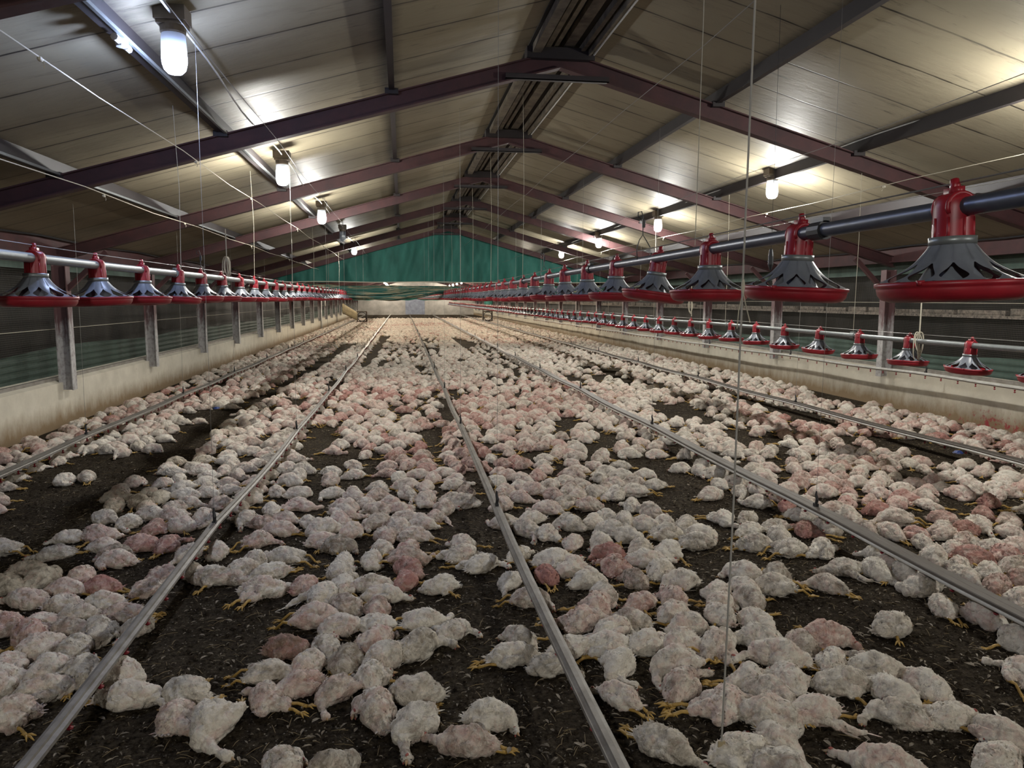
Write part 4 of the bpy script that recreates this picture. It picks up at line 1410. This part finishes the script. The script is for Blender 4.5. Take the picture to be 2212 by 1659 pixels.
KL = {'n': 'breast', 'b': 'ball', 's': 'side', 'f': 'back', 'w': 'sprawl', 'h': 'hunch'}
rnd = random.Random(77)
BIRDS = []                      # x, y, heading, stain 0-1, kind
for txt, ox, oy, sc in VIEWS:
    for it in txt.replace('\n', '').split(';'):
        a = it.split()
        if len(a) < 5: continue
        px, py, an, st, kk = float(a[0]), float(a[1]), float(a[2]), int(a[3]), a[4]
        uu, vv = ox + px / sc, oy + py / sc
        x, y = ground(uu, vv, 0.06)
        if an == -1:
            h = rnd.uniform(0, 2 * PI)
        else:
            x2, y2 = ground(uu + 12 * math.cos(math.radians(an)), vv - 12 * math.sin(math.radians(an)), 0.06)
            h = math.atan2(y2 - y, x2 - x) + rnd.uniform(-.2, .2)
        kd = KL.get(kk) or rnd.choice(['breast', 'ball', 'side', 'hunch', 'hunch', 'back'])
        if kk == 'h' and rnd.random() < .45: kd = 'breast'
        if kk == 'f' and rnd.random() < .4: kd = 'breast'
        if any((x - b[0]) ** 2 + (y - b[1]) ** 2 < 0.10 ** 2 for b in BIRDS): continue
        BIRDS.append([x, y, h, st / 9.0, kd])
for _ in range(3):              # ease apart birds that stand in one another
    for i, a in enumerate(BIRDS):
        for b in BIRDS[i + 1:]:
            dx, dy = b[0] - a[0], b[1] - a[1]
            d = math.hypot(dx, dy)
            if 0 < d < 0.175:
                k = (0.175 - d) / d * .4
                a[0] -= dx * k; a[1] -= dy * k; b[0] += dx * k; b[1] += dy * k

# bare patches of litter, outlined on the photograph's floor
BARE_PX = [[(0, 1040), (120, 1000), (200, 975), (300, 985), (330, 945), (400, 895), (440, 885), (560, 855), (600, 828), (700, 768), (745, 743), (775, 742), (705, 790), (645, 825), (565, 872), (525, 890), (470, 935), (430, 985), (325, 1015), (240, 1075), (200, 1130), (100, 1170), (0, 1200)],
           [(655, 925), (700, 912), (742, 950), (700, 988), (635, 985)], [(900, 925), (962, 922), (966, 955), (945, 992), (990, 1012), (960, 1022), (912, 1000), (908, 960)],
           [(772, 792), (822, 724), (843, 728), (815, 775), (792, 802)], [(965, 727), (1005, 734), (1042, 783), (1000, 753)], [(700, 830), (745, 818), (750, 833), (715, 845)],
           [(1202, 897), (1247, 897), (1297, 927), (1326, 936), (1342, 954), (1326, 978), (1272, 978), (1277, 956), (1286, 938), (1258, 924), (1202, 913)],
           [(1392, 868), (1485, 870), (1523, 886), (1521, 902), (1489, 917), (1466, 913), (1421, 892)], [(1575, 927), (1650, 943), (1650, 965), (1600, 958), (1570, 947)],
           [(1308, 994), (1340, 985), (1419, 988), (1455, 994), (1534, 1035), (1625, 1071), (1690, 1110), (1340, 1112), (1280, 1092), (1300, 1060), (1350, 1050), (1340, 1010)],
           [(1500, 830), (1612, 856), (1693, 880), (1775, 894), (1807, 906), (1837, 934), (1894, 939), (2019, 950), (2060, 961), (2212, 1007), (2212, 1019), (2127, 1008), (2051, 1000), (2019, 1014), (1978, 978), (1910, 976), (1894, 954), (1824, 948), (1802, 921), (1734, 919), (1680, 894), (1612, 872)],
           [(1612, 942), (1655, 939), (1690, 952), (1701, 960), (1691, 976), (1715, 986), (1666, 992), (1674, 965), (1612, 962)],
           [(1742, 839), (1786, 852), (1845, 860), (1883, 877), (1837, 883), (1802, 867), (1764, 864)],
           [(1085, 1015), (1130, 1005), (1150, 1030), (1110, 1040)], [(1190, 985), (1160, 975), (1110, 990), (1140, 1003)]]
BARE = [[ground(*p, 0.03) for p in poly] for poly in BARE_PX]
THIN_PX = [[(870, 728), (950, 726), (955, 772), (880, 778)], [(1000, 735), (1060, 742), (1120, 790), (1060, 788)], [(840, 740), (880, 745), (870, 790), (800, 800)], [(1180, 800), (1260, 835), (1380, 830), (1300, 800)], [(1230, 790), (1420, 838), (1480, 850), (1330, 790)], [(1040, 765), (1090, 770), (1160, 815), (1110, 815)], [(890, 790), (945, 795), (940, 815), (900, 812)], [(1270, 800), (1350, 800), (1420, 822), (1340, 826)], [(660, 985), (760, 985), (700, 1100), (600, 1100)]]
THIN = [[ground(*p, 0.03) for p in poly] for poly in THIN_PX]


def inside(x, y, poly):
    c = False
    j = len(poly) - 1
    for i in range(len(poly)):
        xi, yi = poly[i]; xj, yj = poly[j]
        if (yi > y) != (yj > y) and x < (xj - xi) * (y - yi) / (yj - yi) + xi: c = not c
        j = i
    return c


def pix(x, y, z=0.05):
    c = RM.transposed() @ Vector((x, y, z - H))
    return CX + FPX * c[0] / -c[2], CY - FPX * c[1] / -c[2]


def stain_at(x, y):
    s = 0.22 + 0.5 * max(0, noise.noise(Vector((x * .45, y * .22, 3.3))))
    for (cx, cy, rx, ry, a) in ((3.9, 4.9, 1.1, 1.5, .45), (6.5, 7.6, 1.0, 1.6, .45), (-0.6, 12.5, 1.6, 3.2, .42), (-3.7, 12, .6, 4, .30), (0.3, 7.5, .9, 1.2, .25), (1.8, 9.5, 1.2, 2, .15), (5.0, 9.0, .7, 2.0, .3), (2.2, 14, 1.6, 2.5, .15)):
        d = ((x - cx) / rx) ** 2 + ((y - cy) / ry) ** 2
        s += a * math.exp(-d)
    return s


def heap_z(x, y):
    return 0.0


grid = {}
def near(x, y, r):
    gx, gy = int(x / .3), int(y / .3)
    for i in range(gx - 1, gx + 2):
        for j in range(gy - 1, gy + 2):
            for (a, b) in grid.get((i, j), ()):
                if (a - x) ** 2 + (b - y) ** 2 < r * r: return True
    return False
def put(x, y):
    grid.setdefault((int(x / .3), int(y / .3)), []).append((x, y))
for b in BIRDS: put(b[0], b[1])

FLOCK = []
rnd = random.Random(4)
y = 2.0
hand_n = len(BIRDS)
tries = 0
while y < 66:
    # a strip 0.5 m deep at a time
    area = (XR - XL) * 0.5
    for _ in range(int(area * 75)):
        xx, yy = rnd.uniform(XL + .19, XR - .19), y + rnd.uniform(0, .5)
        u_, v_ = pix(xx, yy)
        if v_ > 1098 and -150 < u_ < 2360: continue          # the measured birds lie here
        if u_ < -350 or u_ > 2560: continue
        if any(inside(xx, yy, p) for p in BARE): continue
        dens = 1.0
        if any(inside(xx, yy, p) for p in THIN): dens = .12
        if noise.noise(Vector((xx * .9, yy * .5, 8.1))) < -.33: dens = min(dens, .35)
        if yy > 57: dens = max(0.0, 1 - (yy - 57) / 6) * .8
        rr = .172 if dens > .9 else .26
        if yy > 25: rr = .19
        if dens <= .9 and rnd.random() > dens: continue
        if near(xx, yy, rr): continue
        put(xx, yy)
        FLOCK.append((xx, yy, rnd.uniform(0, 2 * PI), min(1, stain_at(xx, yy) * rnd.uniform(.3, 1.5)), rnd.choice(['breast', 'ball', 'side', 'hunch', 'hunch', 'back', 'ball'])))
    y += .5

# individuals: the 300 that show largest
allb = [(math.hypot(b[0], b[1]), tuple(b)) for b in BIRDS] + [(math.hypot(b[0], b[1]) + 0.3, b) for b in FLOCK if -40 < pix(b[0], b[1])[0] < 2252]
allb.sort(key=lambda t: t[0])
IND = [b for _, b in allb[:300]]
inds = set((round(b[0], 4), round(b[1], 4)) for b in IND)
REST = [b for b in [tuple(q) for q in BIRDS] + FLOCK if (round(b[0], 4), round(b[1], 4)) not in inds]
print('BIRDS measured', hand_n, 'flock', len(FLOCK), 'individuals', len(IND), 'rest', len(REST))

# strips between the drinker lines name where each bird lies
LX = [(-4.45, 'between left wall and first line'), (-3.5, 'between first and lower-left line'), (-1.25, 'between lower-left and middle line'), (0.67, 'between middle and right-foreground line'), (2.95, 'between right-foreground line and right wall')]
rnd = random.Random(9)
strips = {}
for b in IND:
    k = max(i for i, (x, _) in enumerate(LX) if b[0] >= x or i == 0)
    strips.setdefault(k, []).append(b)
first_done = False
POSE = {'breast': 'lying flat neck out', 'ball': 'slumped in a ball', 'side': 'on its side', 'back': 'with feet trailing', 'sprawl': 'sprawled wing open', 'hunch': 'hunched'}
for k, lst in strips.items():
    lst.sort(key=lambda b: b[1])
    rows, cur = [], []
    for b in lst:
        if cur and b[1] - cur[0][1] > 0.28:
            rows.append(cur); cur = []
        cur.append(b)
    if cur: rows.append(cur)
    for ri, row in enumerate(rows):
        row.sort(key=lambda b: b[0])
        for ci, b in enumerate(row):
            x, y, h, st, kd = b
            me = rnd.choice(VAR[kd])
            o = bpy.data.objects.new('broiler_chicken', me)
            C.objects.link(o)
            o.location = (x, y, 0.0)
            o.rotation_euler = (rnd.uniform(-.08, .08), rnd.uniform(-.06, .06), h)
            s = rnd.uniform(.77, .97)
            o.scale = (s, s * rnd.uniform(.95, 1.08), s * rnd.uniform(.95, 1.1))
            stv = min(1.0, st * 1.05 + .05 + rnd.uniform(-.07, .10))
            o['stain'] = float(max(0.0, stv))
            o['grime'] = float(rnd.uniform(0, .42) + (.25 if kd == 'hunch' and rnd.random() < .2 else 0))
            col = 'white' if st < .16 else 'pinkish' if st < .4 else 'pink-stained' if st < .62 else 'red-stained'
            place = LX[k][1]
            one = len(row) == 1
            lab = '%s chicken %s, %srow %s %s' % (col, POSE[kd].replace(' a ', ' '), '' if one else nth(ci + 1) + ' in ', str(ri + 1), place)
            tag(o, lab, 'chicken', 'dead white chickens lying on the litter')

# the rest of the flock: one object
def low_variants(res, kinds, detail=False, nv=1):
    out = {}
    for i, kd in enumerate(kinds * nv):
        b = bird(kd, 40 + i, res, detail, 36)
        me = b.mesh('low', BM, True)
        me.calc_loop_triangles()
        nt_ = len(me.loop_triangles)
        vs = np.empty(len(me.vertices) * 3, np.float32); me.vertices.foreach_get('co', vs)
        tr = np.empty(nt_ * 3, np.int32); me.loop_triangles.foreach_get('vertices', tr)
        mi = np.empty(nt_, np.int32); me.loop_triangles.foreach_get('material_index', mi)
        bpy.data.meshes.remove(me)
        out.setdefault(kd, []).append((vs.reshape(-1, 3), tr.reshape(-1, 3), mi))
    return out
ks = ['breast', 'ball', 'side', 'back', 'sprawl', 'hunch']
LODS = [(8.0, low_variants(.0125, ks, True, 2)), (13.0, low_variants(.0155, ks, False, 2)), (27.0, low_variants(.024, ks, False, 2)), (999.0, low_variants(.040, ks))]
print('LOD tris', [[len(v[0][1]) for v in l[1].values()] for l in LODS])
VS, TS, MS, SS, GS, off = [], [], [], [], [], 0
rnd = random.Random(21)
for (x, y, h, st, kd) in REST:
    lod = next(l for d, l in LODS if y < d)
    v, t, mi = rnd.choice(lod[kd])
    s = rnd.uniform(.74, .95)
    sy = -1 if rnd.random() < .5 else 1
    ch, sh = math.cos(h), math.sin(h)
    vx, vy, vz = v[:, 0] * s, v[:, 1] * s * sy, v[:, 2] * s * rnd.uniform(.9, 1.12)
    P = np.stack([x + vx * ch - vy * sh, y + vx * sh + vy * ch, vz], 1)
    VS.append(P); TS.append((t if sy > 0 else t[:, ::-1]) + off); MS.append(mi); off += len(v)
    SS.append(np.full(len(v), max(0, min(1, st + rnd.uniform(-.16, .16))), np.float32))
    GS.append(np.full(len(v), rnd.uniform(0, .36), np.float32))
V, T, MI, S_, G_ = map(np.concatenate, (VS, TS, MS, SS, GS))
me = bpy.data.meshes.new('chicken_flock')
me.vertices.add(len(V)); me.vertices.foreach_set('co', V.astype(np.float32).ravel())
me.loops.add(len(T) * 3); me.loops.foreach_set('vertex_index', T.astype(np.int32).ravel())
me.polygons.add(len(T))
me.polygons.foreach_set('loop_start', np.arange(0, len(T) * 3, 3, dtype=np.int32))
for mt in BM: me.materials.append(mt)
me.polygons.foreach_set('material_index', MI.astype(np.int32))
me.polygons.foreach_set('use_smooth', np.ones(len(T), bool))
for nm_, arr in (('stain', S_), ('grime', G_)):
    at = me.attributes.new(nm_, 'FLOAT', 'POINT')
    at.data.foreach_set('value', arr)
me.update(calc_edges=True)
flock = bpy.data.objects.new('chicken_flock', me)
C.objects.link(flock)
tag(flock, 'the mass of dead white chickens covering the floor towards the far end', 'chickens', kind='stuff')
print('flock tris', len(T))

# ------------------------------------------------------------------ loose feathers, straw and litter clods
def scatter(name, label, cat, mat, n, fn, ymax, power=1.6):
    rr = random.Random(hash(name) % 1000 if False else len(name) * 7)
    mb = MB()
    for _ in range(n):
        y = 1.2 + (ymax - 1.2) * rr.random() ** power
        x = rr.uniform(max(XL, -0.75 * y - .6), min(XR, 0.95 * y + .6))
        fn(mb, x, y, rr)
    return tag(mb.build(name, mat), label, cat, kind='stuff')
def feather(mb, x, y, r):
    a, ln = r.uniform(0, 2 * PI), r.choice([.006, .008, .011, .016, .024, .034]) * r.uniform(.7, 1.3)
    w = ln * r.uniform(.18, .5)
    d = Vector((math.cos(a), math.sin(a), 0)); s = Vector((-d.y, d.x, 0))
    z = r.uniform(.004, .014); b = Vector((x, y, z)); c = r.uniform(-.25, .25)
    p = []
    for t, ww in ((0, .15), (.3, .9), (.7, .8), (1, .1)):
        q = b + d * ln * t + s * (c * ln * t * t) + Vector((0, 0, .25 * ln * t * (1 - t) * 2))
        p += [q - s * w * ww * .5 + Vector((0, 0, .002)), q, q + s * w * ww * .5 + Vector((0, 0, .003))]
    mb.add(p, [(i * 3 + j, i * 3 + j + 1, i * 3 + j + 4, i * 3 + j + 3) for i in range(3) for j in range(2)])
def straw(mb, x, y, r):
    a, ln = r.uniform(0, 2 * PI), r.uniform(.02, .08)
    d = Vector((math.cos(a) * ln, math.sin(a) * ln, r.uniform(-.005, .008)))
    b = Vector((x, y, .008))
    mb.tube([b, b + d * .5 + Vector((0, 0, .004)), b + d], [.0012, .0016, .0010], 4, 0, False)
def clod(mb, x, y, r):
    s = r.uniform(.005, .022)
    vs = []
    for (a, b, c) in ((1, 0, 0), (-1, 0, 0), (0, 1, 0), (0, -1, 0), (0, 0, 1), (0, 0, -.6)):
        k = s * r.uniform(.6, 1.2)
        vs.append((x + a * k, y + b * k, .002 + c * k * .6))
    mb.add(vs, [(0, 2, 4), (2, 1, 4), (1, 3, 4), (3, 0, 4), (2, 0, 5), (1, 2, 5), (3, 1, 5), (0, 3, 5)])
scatter('loose_feathers', 'small white feathers scattered over the dark litter', 'feathers', M['feather'], 26000, feather, 13)
scatter('straw_bits', 'short straw bits scattered over the dark litter', 'straw', M['straw'], 5000, straw, 9)
scatter('litter_clods', 'dark crumbs of caked litter on the floor', 'litter', M['litter'], 16000, clod, 8)
for i, (px, py) in enumerate(((418, 866), (468, 880), (1962, 945), (2070, 975))):
    x, y = ground(px, py, 0.02)
    mb = MB()
    mb.lathe([(0, .03), (.03, .028), (.05, .01), (.055, 0), (0, 0)], 10)
    tag(mb.build('blue_cap', M['blue_plastic'], loc=(x, y, 0.0)), ['blue cap lying in the bare strip beside the left wall birds', 'blue cap under two birds in the left bare strip', 'blue cap beneath the right drinker line', 'blue cap at the edge of the right drinker line'][i], 'cap')
